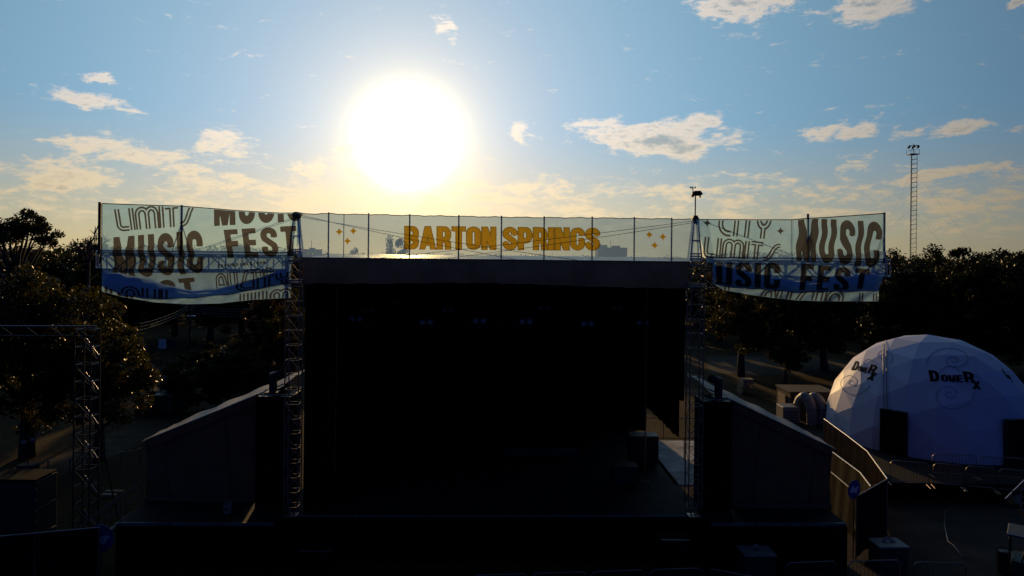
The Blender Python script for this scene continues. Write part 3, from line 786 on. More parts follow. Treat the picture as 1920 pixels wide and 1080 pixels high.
# ================================================================ banners
def interp(tab):
    xs = [a for a, b in tab]; ys = [b for a, b in tab]
    return lambda x: np.interp(x, xs, ys)
class Cloth:
    "a vertical cloth plane; px,py -> point on the hanging, folded cloth"
    def __init__(s, A, B, disp):
        s.A = Vector((A.x, A.y, 0)); d = Vector((B.x - A.x, B.y - A.y, 0)).normalized()
        s.n = Vector((d.y, -d.x, 0))
        if s.n.dot(CAM - A) < 0: s.n = -s.n
        s.disp = disp
    def pts(s, pix, off=0.0):
        pix = np.asarray(pix, float)
        dd = s.disp(pix[:, 0], pix[:, 1]) + off
        out = []
        k = (s.A - Vector((CAM.x, CAM.y, 0))).dot(s.n)
        for (px, py), q in zip(pix, dd):
            r = ray(px, py); tt = (k + q) / r.dot(s.n)
            out.append(CAM + r * tt)
        return out
def cloth_mesh(name, C, xs, rows, mat, parent, off=0.0):
    "rows: list of functions px -> py, top to bottom"
    pix = []
    for fn in rows:
        ys = fn(xs); pix += list(zip(xs, ys))
    vs = C.pts(np.array(pix), off); n = len(xs); fs = []
    for j in range(len(rows) - 1):
        for i in range(n - 1):
            k = j * n + i; fs.append((k, k + 1, k + n + 1, k + n))
    return mesh_obj(name, vs, fs, mat, parent, True)
def blend(f, g, k): return lambda x: f(x) * (1 - k) + g(x) * k
def printed(name, C, wd, mat, parent, off=0.014):
    V2, f = wd
    if len(f) == 0: return None
    return mesh_obj(name, C.pts(V2, off), f, mat, parent, True)

# ---- main scrim above the roof
A = P(560, 440, 25.35); B = A + SX * 16
scrim = Cloth(A, B, lambda x, y: .012 * np.sin(x * .07 + y * .05) + .008 * np.sin(x * .21))
topl = interp([(556, 399.5), (580, 401), (617, 400.5), (655, 402), (691, 402), (768, 404), (860, 405.5), (940, 407), (1020, 408), (1110, 408.5), (1189, 409.5), (1259, 410.5), (1312, 411.5)])
top_s = lambda x: topl(x) + .5 * np.sin(x * .12) + .3 * np.sin(x * .31)
bot_s = lambda x: 483.5 + (x - 572) * (491 - 483.5) / 725 + .4 * np.sin(x * .1)
t = thing('name_scrim', 'long translucent scrim with gold capital lettering along the stage roof edge', 'banner', S(0, -.2, ROOF))
xs = np.linspace(557, 1312, 190)
cloth_mesh('cloth', scrim, xs, [blend(top_s, bot_s, k / 10) for k in range(11)], MATS['scrim'], t)
MB().tube(scrim.pts(np.array([(x, float(top_s(x))) for x in xs]), .005), .016, 6).build('top_cord', MATS['cable'], t)
MB().tube(scrim.pts(np.array([(x, float(bot_s(x))) for x in xs]), .005), .011, 6).build('bottom_cord', MATS['cable'], t)
BC = [(759, 424.5), (1124, 428), (1124, 469), (759, 466.5)]
o = printed('lettering', scrim, word('BARTON SPRINGS', 'heavy', BC, .8, .055, grow=.03, ring=True), MATS['gold_edge'], t, .012)
printed('lettering_face', scrim, word('BARTON SPRINGS', 'heavy', BC, .8, .055), MATS['gold_print'], o, .012)
for cx, cy in ((636, 434.5), (662.5, 433), (651.5, 452), (1217.5, 440), (1243, 444), (1227.5, 460)):
    printed('printed_star', scrim, star(cx, cy, 8), MATS['gold_print'], t, .014)
for px in (616, 691, 768, 860, 940, 1020, 1110, 1189, 1259):
    a = scrim.pts(np.array([(px + .4, float(topl(px)) - 2.5)]), -.05)[0]
    rod('scrim_post', (a.x, a.y, ROOF - .08), a, .027, MATS['dark_steel'], t)
a = scrim.pts(np.array([(645, 403)]), -.05)[0]; rod('scrim_post', (a.x, a.y, ROOF - .08), a, .014, MATS['dark_steel'], t)
# guy wires behind the scrim, from tower head to roof
def wire(name, a, b, r, lab, cat='cable', grp=None, sag=0.0, mat='cable', n=14):
    t = MB().tube(sag_points(a, b, sag, n), r, 6).build(name, MATS[mat]); return tag(t, lab, cat, grp)
for k, (e, q) in enumerate((((567, 404), (970, 487)), ((567, 407), (1092, 489)))):
    wire('guy_wire', P(e[0], e[1], 25.55), P(q[0], q[1], 25.6), .010, 'thin guy wire crossing behind the gold lettering from the bucket side tower head', grp='guy wires from the left tower head', sag=.05)
for e, q in (((1308, 413), (712, 484)), ((1308, 416), (840, 484))):
    wire('guy_wire', P(e[0], e[1], 25.55), P(q[0], q[1], 25.6), .010, 'thin guy wire crossing behind the gold lettering from under the weather mast', grp='guy wires from the right tower head', sag=.05)

# ---- left wing banner
A = P(560, 440, 25.25); B = P(190, 440, 21.2)
l_top = interp([(190, 381.5), (260, 384), (341, 386.5), (450, 395), (525, 399.5), (566, 399)])
l_ft = interp([(186, 509), (225, 512), (270, 522), (310, 534), (360, 545), (400, 543), (450, 530), (500, 515), (548, 500)])
l_fb = interp([(186, 532), (232, 551), (290, 560), (362, 557), (437, 550), (500, 537), (548, 529)])
l_bt = interp([(186, 545), (230, 557), (290, 567), (350, 570.5), (412, 569), (475, 562), (548, 558)])
def fold_disp(ft, fb, depth, x_in, x_out):
    def f(x, y):
        t = (y - ft(x)) / np.maximum(fb(x) - ft(x), 2.0)
        tt = np.clip(t, 0, 1)
        env = np.clip((x - min(x_in, x_out)) / 30, .25, 1) * np.clip((max(x_in, x_out) - x) / 30, .25, 1)
        belly = depth * np.sin(np.pi * np.power(tt, 1.25)) * env
        under = np.where(t > 1, -.07 * np.clip((t - 1) * 3, 0, 1), 0)
        near = np.exp(-np.clip(-t, 0, 9) * 1.2) * .05 * np.sin(x * .13 + y * .21)
        flat = .012 * np.sin(x * .06 + y * .035) + .006 * np.sin(x * .19 - y * .11)
        roll = .035 * np.sin(x * .05 + 2 * tt) * (tt > 0)
        low = .02 * np.sin(x * .09 + y * .2) * (t > 1)
        return flat + near + belly + under + roll + low
    return f
left = Cloth(A, B, fold_disp(l_ft, l_fb, .34, 548, 186))
t = thing('left_wing_banner', 'sagging white printed mesh banner with chopped lettering, over the gold-lit sloping roof', 'banner', (P(370, 470, 23).x, 23.0, 10.0))
t.name = 'wing_banner'
def wing_cloth(C, x0, x1, x1l, top, ft, fb, bt, parent):
    xs = np.linspace(x0, x1, 120)
    rows = [blend(top, ft, k / 26) for k in range(27)] + [blend(ft, fb, k / 14) for k in range(1, 15)] + [blend(fb, bt, k / 6) for k in range(1, 7)]
    # lower part stops at x1l (towards the tower); the rest narrows to it
    pix = []
    for j, fn in enumerate(rows):
        e = x1 + (x1l - x1) * min(1, max(0, (j - 12) / 12.0))
        xr = x0 + (e - x0) * (xs - x0) / (x1 - x0); pix.append(list(zip(xr, fn(xr))))
    vs = C.pts(np.array([p for r in pix for p in r])); n = len(xs)
    fs = [(j * n + i, j * n + i + 1, (j + 1) * n + i + 1, (j + 1) * n + i) for j in range(len(rows) - 1) for i in range(n - 1)]
    o = mesh_obj('cloth', vs, fs, MATS['banner'], parent, True)
    # opaque layers added behind the sag to keep the sun off its band
    xs2 = np.linspace(min(x0, x1l) + 2, max(x0, x1l) - 2, 80)
    back = Cloth(A, B, lambda x, y: -.12 + .02 * np.sin(x * .1)); back.A, back.n = C.A, C.n
    for oo in (0.0, -.07): cloth_mesh('sun_block_layer', back, xs2, [blend(ft, fb, k / 6) for k in range(0, 7)], MATS['banner_sun_block'], parent, oo)
    MB().tube(C.pts(np.array([(x, float(top(x))) for x in np.linspace(x0, x1, 60)]), .005), .016, 6).build('top_cord', MATS['cable'], parent)
    return o
wing_cloth(left, 191, 564, 546, l_top, l_ft, l_fb, l_bt, t)
rod('edge_cord', left.pts(np.array([(191, 381.5)]))[0], left.pts(np.array([(191, 508)]))[0], .014, MATS['cable'], t)
wavy = lambda p: np.stack([2.2 * np.sin(p[:, 1] * .16 + p[:, 0] * .02) * np.clip((p[:, 1] - 455) / 20, 0, 1), 0 * p[:, 0]], 1)
above = lambda ft, top, m=1.5: (lambda x, y: np.minimum(y - top(x) - m, ft(x) - y))
band = lambda ft, fb: (lambda x, y: np.minimum(y - ft(x), fb(x) - y))
strip = lambda fb, bt: (lambda x, y: np.minimum(y - fb(x) - 1, bt(x) - .5 - y))
BP = MATS['brown_print']
def pw(C, txt, style, corners, clip, wob=None, **kw): printed('lettering', C, word(txt, style, corners, .9, clip=clip, wob=wob, **kw), BP, t)
UPL = above(l_ft, l_top)
pw(left, 'LIMITS', 'retro', [(214, 392), (369, 379), (369, 423), (221, 434)], UPL, gap=.05, line=(.072, .040))
pw(left, 'MUSIC', 'heavy', [(212, 445), (378, 431), (385, 511), (212, 524)], UPL, wavy, gap=.1)
pw(left, 'MUSIC', 'heavy', [(400, 345), (566, 335), (569, 414), (401, 424)], UPL, gap=.1)
pw(left, 'FEST', 'heavy', [(419, 431), (555, 423), (560, 480), (427, 484)], UPL, gap=.12)
pw(left, 'AUSTIN PARKS FOUN', 'heavy', [(407, 496), (497, 489.5), (498, 495), (408, 502.5)], UPL, gap=.2)
pw(left, 'AUSTIN', 'retro', [(404, 514), (512, 501), (516, 531), (407, 546)], UPL, line=(.088, .046))
pw(left, 'FEST', 'heavy', [(228, 532), (364, 520), (372, 566), (236, 580)], UPL, gap=.12)
pw(left, 'CITY', 'retro', [(443, 525), (548, 508), (548, 530), (443, 548)], band(l_ft, l_fb), line=(.088, .046))
pw(left, 'AUL', 'retro', [(228, 536), (330, 545), (330, 575), (228, 565)], band(l_ft, l_fb), line=(.088, .046))
pw(left, 'IIIIM', 'retro', [(450, 551), (546, 540), (546, 570), (450, 580)], strip(l_fb, l_bt), gap=.16, line=(.088, .046))
pw(left, 'UIU', 'heavy', [(196, 530), (250, 545), (250, 578), (196, 565)], strip(l_fb, l_bt), gap=.3)
n_, f_ = star(365, 423, .1)
# ---- right wing banner
A = P(1310, 440, 25.25); B = P(1660, 440, 21.1)
r_top = interp([(1304, 411.3), (1440, 412), (1484, 412), (1512, 409.5), (1560, 407), (1658, 400)])
r_ft = interp([(1304, 494), (1350, 497), (1395, 507), (1435, 517), (1490, 526), (1520, 526), (1570, 517), (1662, 505)])
r_fb = interp([(1304, 526), (1356, 535), (1380, 537.5), (1480, 545.5), (1557, 545), (1662, 541)])
r_bt = interp([(1304, 531), (1357, 544), (1420, 555), (1495, 563.5), (1560, 565), (1662, 565)])
right = Cloth(A, B, fold_disp(r_ft, r_fb, .22, 1316, 1662))
t = thing('wing_banner', 'white printed mesh banner with chopped lettering, next to the guyed lattice mast', 'banner', (P(1490, 470, 23).x, 23.0, 10.0))
def r_cloth():
    xs = np.linspace(0, 1, 120)
    rows = [blend(r_top, r_ft, k / 26) for k in range(27)] + [blend(r_ft, r_fb, k / 14) for k in range(1, 15)] + [blend(r_fb, r_bt, k / 6) for k in range(1, 7)]
    pix = []
    for j, fn in enumerate(rows):
        xl = np.interp(j, [0, 14, 26, 40, 46], [1306, 1316, 1326, 1334, 1356]); xr = np.interp(j, [0, 22, 28, 40, 46], [1659, 1661, 1659, 1648, 1647])
        x = xl + (xr - xl) * xs; pix += list(zip(x, fn(x)))
    n = 120
    mesh_obj('cloth', right.pts(np.array(pix)), [(j * n + i, j * n + i + 1, (j + 1) * n + i + 1, (j + 1) * n + i) for j in range(len(rows) - 1) for i in range(n - 1)], MATS['banner'], t, True)
    back = Cloth(A, B, lambda x, y: -.12 + .02 * np.sin(x * .1)); back.A, back.n = right.A, right.n
    for oo in (0.0, -.07): cloth_mesh('sun_block_layer', back, np.linspace(1336, 1644, 80), [blend(r_ft, r_fb, k / 4) for k in range(0, 5)], MATS['banner_sun_block'], t, oo)  # added backing layers, shade the sag band from behind
    MB().tube(right.pts(np.array([(x, float(r_top(x))) for x in np.linspace(1306, 1659, 60)]), .005), .016, 6).build('top_cord', MATS['cable'], t)
r_cloth()
UPR = above(r_ft, r_top)
wavr = lambda p: np.stack([1.6 * np.sin(p[:, 1] * .13 + 1.2), 0 * p[:, 0]], 1)
BDR = lambda x, y: np.minimum(y - 492, r_fb(x) - 1 - y)
pw(right, 'CITY', 'retro', [(1350, 394), (1448, 398), (1442, 449), (1345, 441)], UPR, gap=.12, line=(.08, .040))
pw(right, 'LIMITS', 'retro', [(1322, 443), (1464, 458), (1460, 490), (1318, 482)], UPR, gap=.06, line=(.075, .040))
pw(right, 'MUSIC', 'heavy', [(1498, 408), (1655, 416), (1646, 503), (1491, 488)], UPR, wavr, gap=.1)
pw(right, 'MUSIC', 'heavy', [(1296, 489), (1464, 492), (1462, 545), (1296, 540)], lambda x, y: np.minimum(np.minimum(y - 492.5, r_fb(x) - 1 - y), x - 1327), gap=.1)
pw(right, 'FEST', 'heavy', [(1503, 494), (1632, 505), (1624, 552), (1498, 548)], BDR, gap=.14)
pw(right, 'AUSTIO', 'retro', [(1432, 540), (1585, 541), (1578, 576), (1420, 573)], strip(r_fb, r_bt), gap=.02, line=(.088, .046))
pw(right, 'LI', 'retro', [(1612, 548), (1644, 550), (1643, 584), (1610, 584)], strip(r_fb, r_bt), gap=.3, line=(.088, .046))
for x_ in (1357, 1364): pw(right, 'I', 'retro', [(x_, 530), (x_ + 5, 530), (x_ + 5, 560), (x_, 560)], strip(r_fb, r_bt), line=(.0, .06))
for cx, cy in ((1326, 418), (1463.5, 433)): printed('printed_star', right, star(cx, cy, 8), BP, t)

# ---- wing trusses and their posts
def wing_truss(C, s, px_in, px_out, posts, lab):
    a = C.pts(np.array([(px_in, 480)]), 0)[0]; b = C.pts(np.array([(px_out, 480)]), 0)[0]
    back = -C.n * .42
    a = Vector((a.x, a.y, 11.22)) + back; b = Vector((b.x, b.y, 11.28)) + back
    t = thing('wing_truss', lab, 'truss', a.lerp(b, .5))
    box_truss(t, a, b, .40, 11, MATS['aluminium'], ZZ, .028, .020, h=.52)
    rod('front_pipe', a - back * .75 + ZZ * .34, b - back * .75 + ZZ * .30, .026, MATS['steel'], t)
    for px, py, r in posts:
        q = C.pts(np.array([(px, py)]), -.06)[0]
        rod('banner_post', (q.x, q.y, 11.45), q, r, MATS['dark_steel'], t)
        d = (b - a).normalized()
        if r > .03:
            for e in (-1, 1):
                if px in (187, 1658) and e * s > 0: continue
                rod('post_brace', (q.x, q.y, q.z - .62), Vector((q.x, q.y, 11.5)) + d * (e * .30), .016, MATS['dark_steel'], t)
    return t
wing_truss(left, -1, 548, 187, ((187, 379, .045), (341, 384.5, .038)), 'aluminium truss behind the sagging banner over the gold-lit sloping roof')
wing_truss(right, 1, 1322, 1660, ((1658, 398.5, .04), (1515, 401, .04), (1484, 411, .014)), 'aluminium truss behind the banner beside the guyed lattice mast')
for k in range(2):
    wire('guy_wire', P(562, 404 + k * 3, 25.4), left.pts(np.array([(383 + 8 * k, 464)]), -.3)[0], .009, 'thin guy wire from the left tower head down behind the sagging banner', grp='guy wires behind the left banner')
wire('guy_wire', P(1316, 414, 25.4), right.pts(np.array([(1476, 475)]), -.3)[0], .012, 'thin guy wire slanting behind the banner by the guyed mast')

# ---- weather mast on the tower head
p0 = S(7.5, .1, ROOF + 1.69)
t = thing('weather_mast', 'thin mast with a small wind gauge and camera pod on the tower head', 'weather station', p0)
top = p0 + ZZ * .82
rod('mast', p0, top, .024, MATS['dark_steel'], t)
MB().box(p0 + ZZ * .03, (.16, .16, .06), SAX).build('foot', MATS['dark_steel'], t)
MB().tube([top + SX * -.12 + ZZ * .06, top + SX * -.02 + ZZ * .08, top + SX * .18 + ZZ * .09, top + SX * .27 + ZZ * .06], [.06, .10, .10, .03], 12).build('pod', MATS['dark_steel'], t, True)
MB().box(top + SX * -.11 + ZZ * -.01, (.1, .1, .1), SAX).build('sensor_box', MATS['dark_steel'], t, bevel=.015)
rod('sensor_tip', top + SX * .18, top + SX * .18 - ZZ * .08, .03, MATS['dark_steel'], t)
rod('gauge_stem', top + SX * -.1 + ZZ * .1, top + SX * -.1 + ZZ * .30, .016, MATS['dark_steel'], t)
for k in range(3):
    a_ = R(90 * k + 0); q = top + SX * -.1 + ZZ * .30 + SX * (.09 * math.cos(a_)) + SY * (.09 * math.sin(a_))
    rod('cup_arm', top + SX * -.1 + ZZ * .30, q, .006, MATS['dark_steel'], t, 6)
    MB().tube([q - ZZ * .03, q + ZZ * .03], [.015, .035], 10).build('cup', MATS['dark_steel'], t, True)
# ================================================================ trees
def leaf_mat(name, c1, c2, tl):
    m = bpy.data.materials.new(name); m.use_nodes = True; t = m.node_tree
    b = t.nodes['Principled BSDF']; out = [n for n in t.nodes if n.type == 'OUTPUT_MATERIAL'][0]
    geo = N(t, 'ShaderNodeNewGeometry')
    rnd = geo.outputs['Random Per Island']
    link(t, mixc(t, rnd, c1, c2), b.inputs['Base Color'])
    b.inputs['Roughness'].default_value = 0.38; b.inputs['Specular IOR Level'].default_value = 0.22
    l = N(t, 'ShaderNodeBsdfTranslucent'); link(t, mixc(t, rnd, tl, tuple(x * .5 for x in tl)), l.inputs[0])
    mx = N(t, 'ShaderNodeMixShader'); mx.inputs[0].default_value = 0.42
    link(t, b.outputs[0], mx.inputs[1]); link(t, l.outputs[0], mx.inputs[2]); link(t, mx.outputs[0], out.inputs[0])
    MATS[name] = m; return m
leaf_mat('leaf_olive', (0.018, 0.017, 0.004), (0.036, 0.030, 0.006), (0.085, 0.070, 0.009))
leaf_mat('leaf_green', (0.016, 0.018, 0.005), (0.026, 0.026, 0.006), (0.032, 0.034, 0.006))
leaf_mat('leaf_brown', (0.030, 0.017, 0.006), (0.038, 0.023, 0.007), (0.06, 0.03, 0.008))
def leaves(rng, cen, rad, n, size, flat=.75):
    "n leaf quads in soft clumps round the centres"
    k = rng.integers(0, len(cen), n)
    d = rng.normal(size=(n, 3)); d /= np.linalg.norm(d, axis=1)[:, None]
    rr = rad[k] * rng.random(n) ** .45
    p = cen[k] + d * rr[:, None] * np.array([1, 1, flat])
    a = rng.normal(size=(n, 3)); a /= np.linalg.norm(a, axis=1)[:, None]
    b = np.cross(a, rng.normal(size=(n, 3))); b /= np.linalg.norm(b, axis=1)[:, None]
    s = size * rng.uniform(.6, 1.35, n)[:, None]
    v = np.stack([p - a * s * .5, p + b * s * .27, p + a * s * .55, p - b * s * .27], 1).reshape(-1, 3)
    return v
def quads_mesh(name, v, mat):
    n = len(v) // 4; me = bpy.data.meshes.new(name)
    me.vertices.add(4 * n); me.vertices.foreach_set('co', v.astype(np.float32).ravel())
    me.loops.add(4 * n); me.loops.foreach_set('vertex_index', np.arange(4 * n, dtype=np.int32))
    me.polygons.add(n); me.polygons.foreach_set('loop_start', np.arange(0, 4 * n, 4, dtype=np.int32))
    me.update(calc_edges=True); me.materials.append(MATS[mat])
    return me
def tree_model(seed, H, W, leaf, nclump, nleaf, mat, low=.22, gap=1.0):
    rng = np.random.default_rng(seed); rnd = random.Random(seed)
    cz = H * (1 + low) / 2; hz = H * (1 - low) / 2
    cen, rad = [], []
    while len(cen) < nclump:
        d = rng.normal(size=3); d /= np.linalg.norm(d); r = rng.random() ** .42
        if d[2] < -.6 and rng.random() < .6: continue
        lump = 1 + .18 * math.sin(3 * math.atan2(d[1], d[0]) + seed) + .12 * math.sin(5 * d[2] + seed * 2)
        q = d * r * np.array([W, W, hz]) * lump * .86
        cen.append((q[0], q[1], cz + q[2])); rad.append(W * rng.uniform(.13, .26) * gap)
    cen = np.array(cen); rad = np.array(rad)
    crown = quads_mesh('crown', leaves(rng, cen, rad, nleaf, leaf), mat)
    mb = MB(); tr = H * .024 + .06
    bend = [Vector((0, 0, 0)), Vector((rnd.uniform(-.2, .2), rnd.uniform(-.2, .2), H * .2)), Vector((rnd.uniform(-.4, .4), rnd.uniform(-.4, .4), H * .45)), Vector((rnd.uniform(-.5, .5), rnd.uniform(-.5, .5), H * .75))]
    mb.tube(bend, [tr * 1.35, tr, tr * .7, tr * .2], 9)
    for k in range(min(len(cen), 16)):
        c = Vector(cen[k * len(cen) // 16]); s0 = bend[1].lerp(bend[2], rnd.random()) if c.z < H * .7 else bend[2].lerp(bend[3], rnd.random() * .6)
        mid = s0.lerp(c, .5) + Vector((rnd.uniform(-.3, .3), rnd.uniform(-.3, .3), .25))
        mb.tube([s0, mid, c], [tr * .42, tr * .26, tr * .08], 6)
    o = mb.build('trunk_model', MATS['bark'], None, True)
    me = o.data; bpy.data.objects.remove(o)
    return me, crown
MODELS = {}
def model(key, *a, **k): MODELS[key] = tree_model(*a, **k)
model('oak', 3, 11.8, 5.2, .24, 130, 30000, 'leaf_olive', low=.12)
model('oak2', 11, 8.6, 3.6, .22, 90, 20000, 'leaf_olive', low=.08)
model('elm', 5, 11.0, 4.2, .30, 100, 22000, 'leaf_green', low=.01)
model('elm2', 8, 12.0, 4.6, .32, 110, 22000, 'leaf_green', low=.0)
model('rust', 15, 9.0, 3.4, .30, 80, 14000, 'leaf_brown', low=.03)
model('bush', 21, 4.2, 2.3, .17, 60, 14000, 'leaf_olive', low=.02)
model('open_oak', 27, 15.2, 3.6, .26, 46, 8000, 'leaf_olive', low=.74, gap=1.05)
TREE_N = [0]
def tree(name, key, x, y, sc, rz, lab, grp=None, cat='tree', sz=None):
    o = thing(name, lab, cat, (x, y, 0), grp)
    o.rotation_euler = (0, 0, rz); o.scale = (sc, sc, sz or sc)
    tr, cr = MODELS[key]
    for nm, me in (('trunk', tr), ('crown', cr)):
        c = bpy.data.objects.new(nm, me); COL.objects.link(c); c.parent = o
    return o
def tpx(px, d): return (px - 960) / 1280 * d
def put(key, px, d, H, lab, grp=None, wide=1.0, name='leafy_tree', cat='tree'):
    h0 = {'oak': 11.8, 'oak2': 8.6, 'elm': 11.0, 'elm2': 12.0, 'rust': 9.0, 'bush': 4.2, 'open_oak': 15.2}[key]
    sz = H / h0; TREE_N[0] += 1
    return tree(name, key, tpx(px, d), d, sz * wide, TREE_N[0] * 2.39, lab, grp, cat, sz)
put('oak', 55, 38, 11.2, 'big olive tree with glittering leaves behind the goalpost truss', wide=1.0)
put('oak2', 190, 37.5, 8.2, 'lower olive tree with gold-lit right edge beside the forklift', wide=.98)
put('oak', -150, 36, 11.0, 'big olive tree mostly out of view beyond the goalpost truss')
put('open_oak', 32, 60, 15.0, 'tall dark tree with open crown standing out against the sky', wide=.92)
GB = 'trees behind the sagging banner'
for i, (px, d, H, k) in enumerate(((-40, 74, 11.6, 'elm'), (80, 70, 11.6, 'elm2'), (165, 76, 12.0, 'elm'), (250, 84, 11.6, 'elm2'), (330, 92, 12, 'elm'), (395, 88, 11.4, 'elm2'), (455, 95, 12, 'elm'), (520, 84, 11.5, 'rust'), (560, 98, 11.8, 'elm2'))):
    put(k, px, d, H, 'dark tree in the row behind the sagging banner and wire fence', GB)
put('rust', 505, 56, 8.6, 'brownish tree close behind the lattice tower above the bushes', wide=.72)
put('oak2', 540, 50, 8.4, 'olive tree close behind the bucket side tower', wide=.62)
GS = 'bushes above the gold-lit sloping roof'
for px, d, H, w in ((352, 50, 3.9, 1.05), (412, 49, 4.8, 1.1), (462, 50, 5.6, .95), (500, 47, 4.6, .9), (388, 56, 4.2, .9)):
    put('bush', px, d, H, 'rounded olive bush beside the path above the sloping bay roof', GS, w, 'bush', 'bush')
put('oak2', 1392, 66, 9.6, 'green tree with gold-lit left edge beside the weather mast tower', wide=1.0, name='leafy_tree')
GR = 'trees behind the white dome'
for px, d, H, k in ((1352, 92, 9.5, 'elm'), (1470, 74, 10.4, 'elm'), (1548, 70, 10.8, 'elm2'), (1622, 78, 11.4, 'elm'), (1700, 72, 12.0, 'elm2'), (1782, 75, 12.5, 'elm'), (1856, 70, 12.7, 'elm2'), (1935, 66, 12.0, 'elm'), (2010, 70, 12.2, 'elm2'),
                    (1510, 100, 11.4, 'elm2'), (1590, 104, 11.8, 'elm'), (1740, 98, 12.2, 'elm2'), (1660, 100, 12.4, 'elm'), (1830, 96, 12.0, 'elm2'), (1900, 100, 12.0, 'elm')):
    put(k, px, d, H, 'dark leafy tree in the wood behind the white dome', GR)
GT = 'hidden trees added behind the stage roof for shade'
for i, px in enumerate((640, 720, 800, 885, 970, 1050, 1120, 1190, 1255, 1318)):  # row added out of sight to shade the ground beyond the stage
    put('elm' if i % 2 else 'elm2', px, 100 + 7 * (i % 3), 9.6, 'hidden tree added behind the stage roof to shade the ground', GT)
for i, px in enumerate((1345, 1430, 1500)):
    put('elm' if i % 2 else 'elm2', px, 112, 9.8, 'dark tree in the row behind the weather mast tower', 'trees behind the weather mast tower')
put('oak2', 1475, 62, 5.0, 'low dark shrub beyond the pale equipment container', wide=.9, name='bush', cat='bush')
put('elm', 742, 92, 13.2, 'round tree seen through the scrim beside the gold lettering', wide=.5)
put('elm2', 662, 110, 12.4, 'small tree seen through the scrim under the printed stars', wide=.45)
# bare tree
t = thing('bare_tree', 'leafless tree with fine twigs beside the banner post', 'tree', (tpx(168, 62), 62, 0))
mbt = MB(); rb = random.Random(4); B0 = Vector((tpx(163, 62), 62, 0))
mbt.tube([B0, B0 + Vector((.1, 0, 5)), B0 + Vector((.2, 0, 10.6))], [.22, .17, .10], 8).build('trunk', MATS['bark'], t, True)
mbt = MB()
def twig(p, d, L, r, lev):
    e = p + d * L; m_ = p.lerp(e, .5) + Vector((rb.uniform(-.1, .1), rb.uniform(-.1, .1), rb.uniform(0, .1))) * L
    mbt.tube([p, m_, e], [r, r * .8, r * .5], 5, False)
    if lev == 0: return
    for _ in range(3 if lev > 1 else 4):
        nd = (d + Vector((rb.uniform(-.8, .8), rb.uniform(-.8, .8), rb.uniform(-.15, .6)))).normalized()
        twig(p.lerp(e, rb.uniform(.45, 1)), nd, L * rb.uniform(.5, .75), max(.026, r * .62), lev - 1)
for q in range(5):
    twig(B0 + Vector((.2, 0, 10.4)), Vector((rb.uniform(-.9, .9), rb.uniform(-.6, .6), rb.uniform(.4, 1))).normalized(), rb.uniform(1.2, 2.0), .08, 3)
mbt.build('branches', MATS['bark'], t, True)
# far woods: one mass along the horizon
rng = np.random.default_rng(99); cen = []; rad = []
for d, H, n in ((130, 9.5, 170), (180, 11.0, 170), (260, 12.2, 200), (380, 13.5, 220), (560, 15.0, 240)):
    for i in range(n):
        a = R(-62 + 124 * (i + rng.uniform(-.5, .5)) / n); dd = d * rng.uniform(.9, 1.1)
        h = H * rng.uniform(.78, 1.08)
        if -18 < math.degrees(a) < 16: h *= .74
        cen.append((math.sin(a) * dd, math.cos(a) * dd, h * .55)); rad.append(h * .55 * rng.uniform(.9, 1.15))
v = leaves(rng, np.array(cen), np.array(rad), 200000, 1.25, .9); v[:, 2] = np.maximum(v[:, 2], 0.05)
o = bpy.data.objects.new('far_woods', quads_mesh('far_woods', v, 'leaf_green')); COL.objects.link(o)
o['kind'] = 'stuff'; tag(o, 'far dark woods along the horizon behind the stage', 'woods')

# ---- far buildings seen through the scrim
def far_block(px0, px1, top_py, d, lab, extra):
    a = P(px0, top_py, d); b = P(px1, top_py, d); t = thing('office_building', lab, 'building', ((a.x + b.x) / 2, d, 0))
    w = b.x - a.x; cx = (a.x + b.x) / 2
    MB().box((cx, d + 8, a.z / 2), (w, 16, a.z)).build('wall', MATS['building'], t)
    MB().box((cx, d + 8, a.z + .2), (w + .6, 16.6, .4)).build('roof', MATS['concrete'], t)
    for k in range(int(w / 4)):
        for z in np.arange(3, a.z - 2, 3.6):
            MB().box((a.x + 2 + k * 4, d - .06, z), (2.6, .12, 1.7)).build('window', MATS['glass_dark'], t)
    for (ex, ew, eh) in extra: MB().box((cx + ex, d + 8, a.z + .4 + eh / 2), (ew, 4, eh)).build('roof_unit', MATS['concrete'], t)
    rod('antenna', (cx - w * .02, d + 7, a.z + .4), (cx - w * .02, d + 7, a.z + 5), .12, MATS['dark_steel'], t)
far_block(1122, 1176, 465, 420, 'far low office block with rooftop units seen through the scrim', ((-4, 3, 1.6), (3, 5, 1.2), (-7, 2, 2.0)))
far_block(566, 588, 468.5, 360, 'far small flat block seen through the scrim by the tower head', ((0, 2, .8),))

# ---- guyed lattice mast with lamps
d = 220.0; bx = tpx(1710, d); ztop = P(1713, 290, d).z
t = thing('lattice_mast', 'tall slender lattice mast with a ring of lamps on top, held by guys', 'tower', (bx, d, 0))
w = 1.95; hh = ztop
tri = [Vector((bx - w / 2, d - .6, 0)), Vector((bx + w / 2, d - .6, 0)), Vector((bx + .2, d + 1.0, 0))]
for c in tri: rod('leg', c, c + ZZ * hh, .085, MATS['dark_steel'], t, 6)
nb = 30
for i in range(1, nb + 1):
    z = hh * i / nb
    for k in range(3): rod('cross_brace', tri[k] + ZZ * z, tri[(k + 1) % 3] + ZZ * z, .06, MATS['dark_steel'], t, 6)
    for k in (1, 2): rod('diagonal_brace', tri[k] + ZZ * (z - hh / nb), tri[(k + 1) % 3] + ZZ * z, .03, MATS['dark_steel'], t, 6)
MB().box((bx, d + .1, hh + .1), (2.9, 2.6, .22)).build('platform', MATS['dark_steel'], t)
for sx in (-1, 1):
    for sy in (-1, 1): rod('rail_post', (bx + sx * 1.4, d + .1 + sy * 1.2, hh + .2), (bx + sx * 1.4, d + .1 + sy * 1.2, hh + 1.5), .06, MATS['dark_steel'], t, 6)
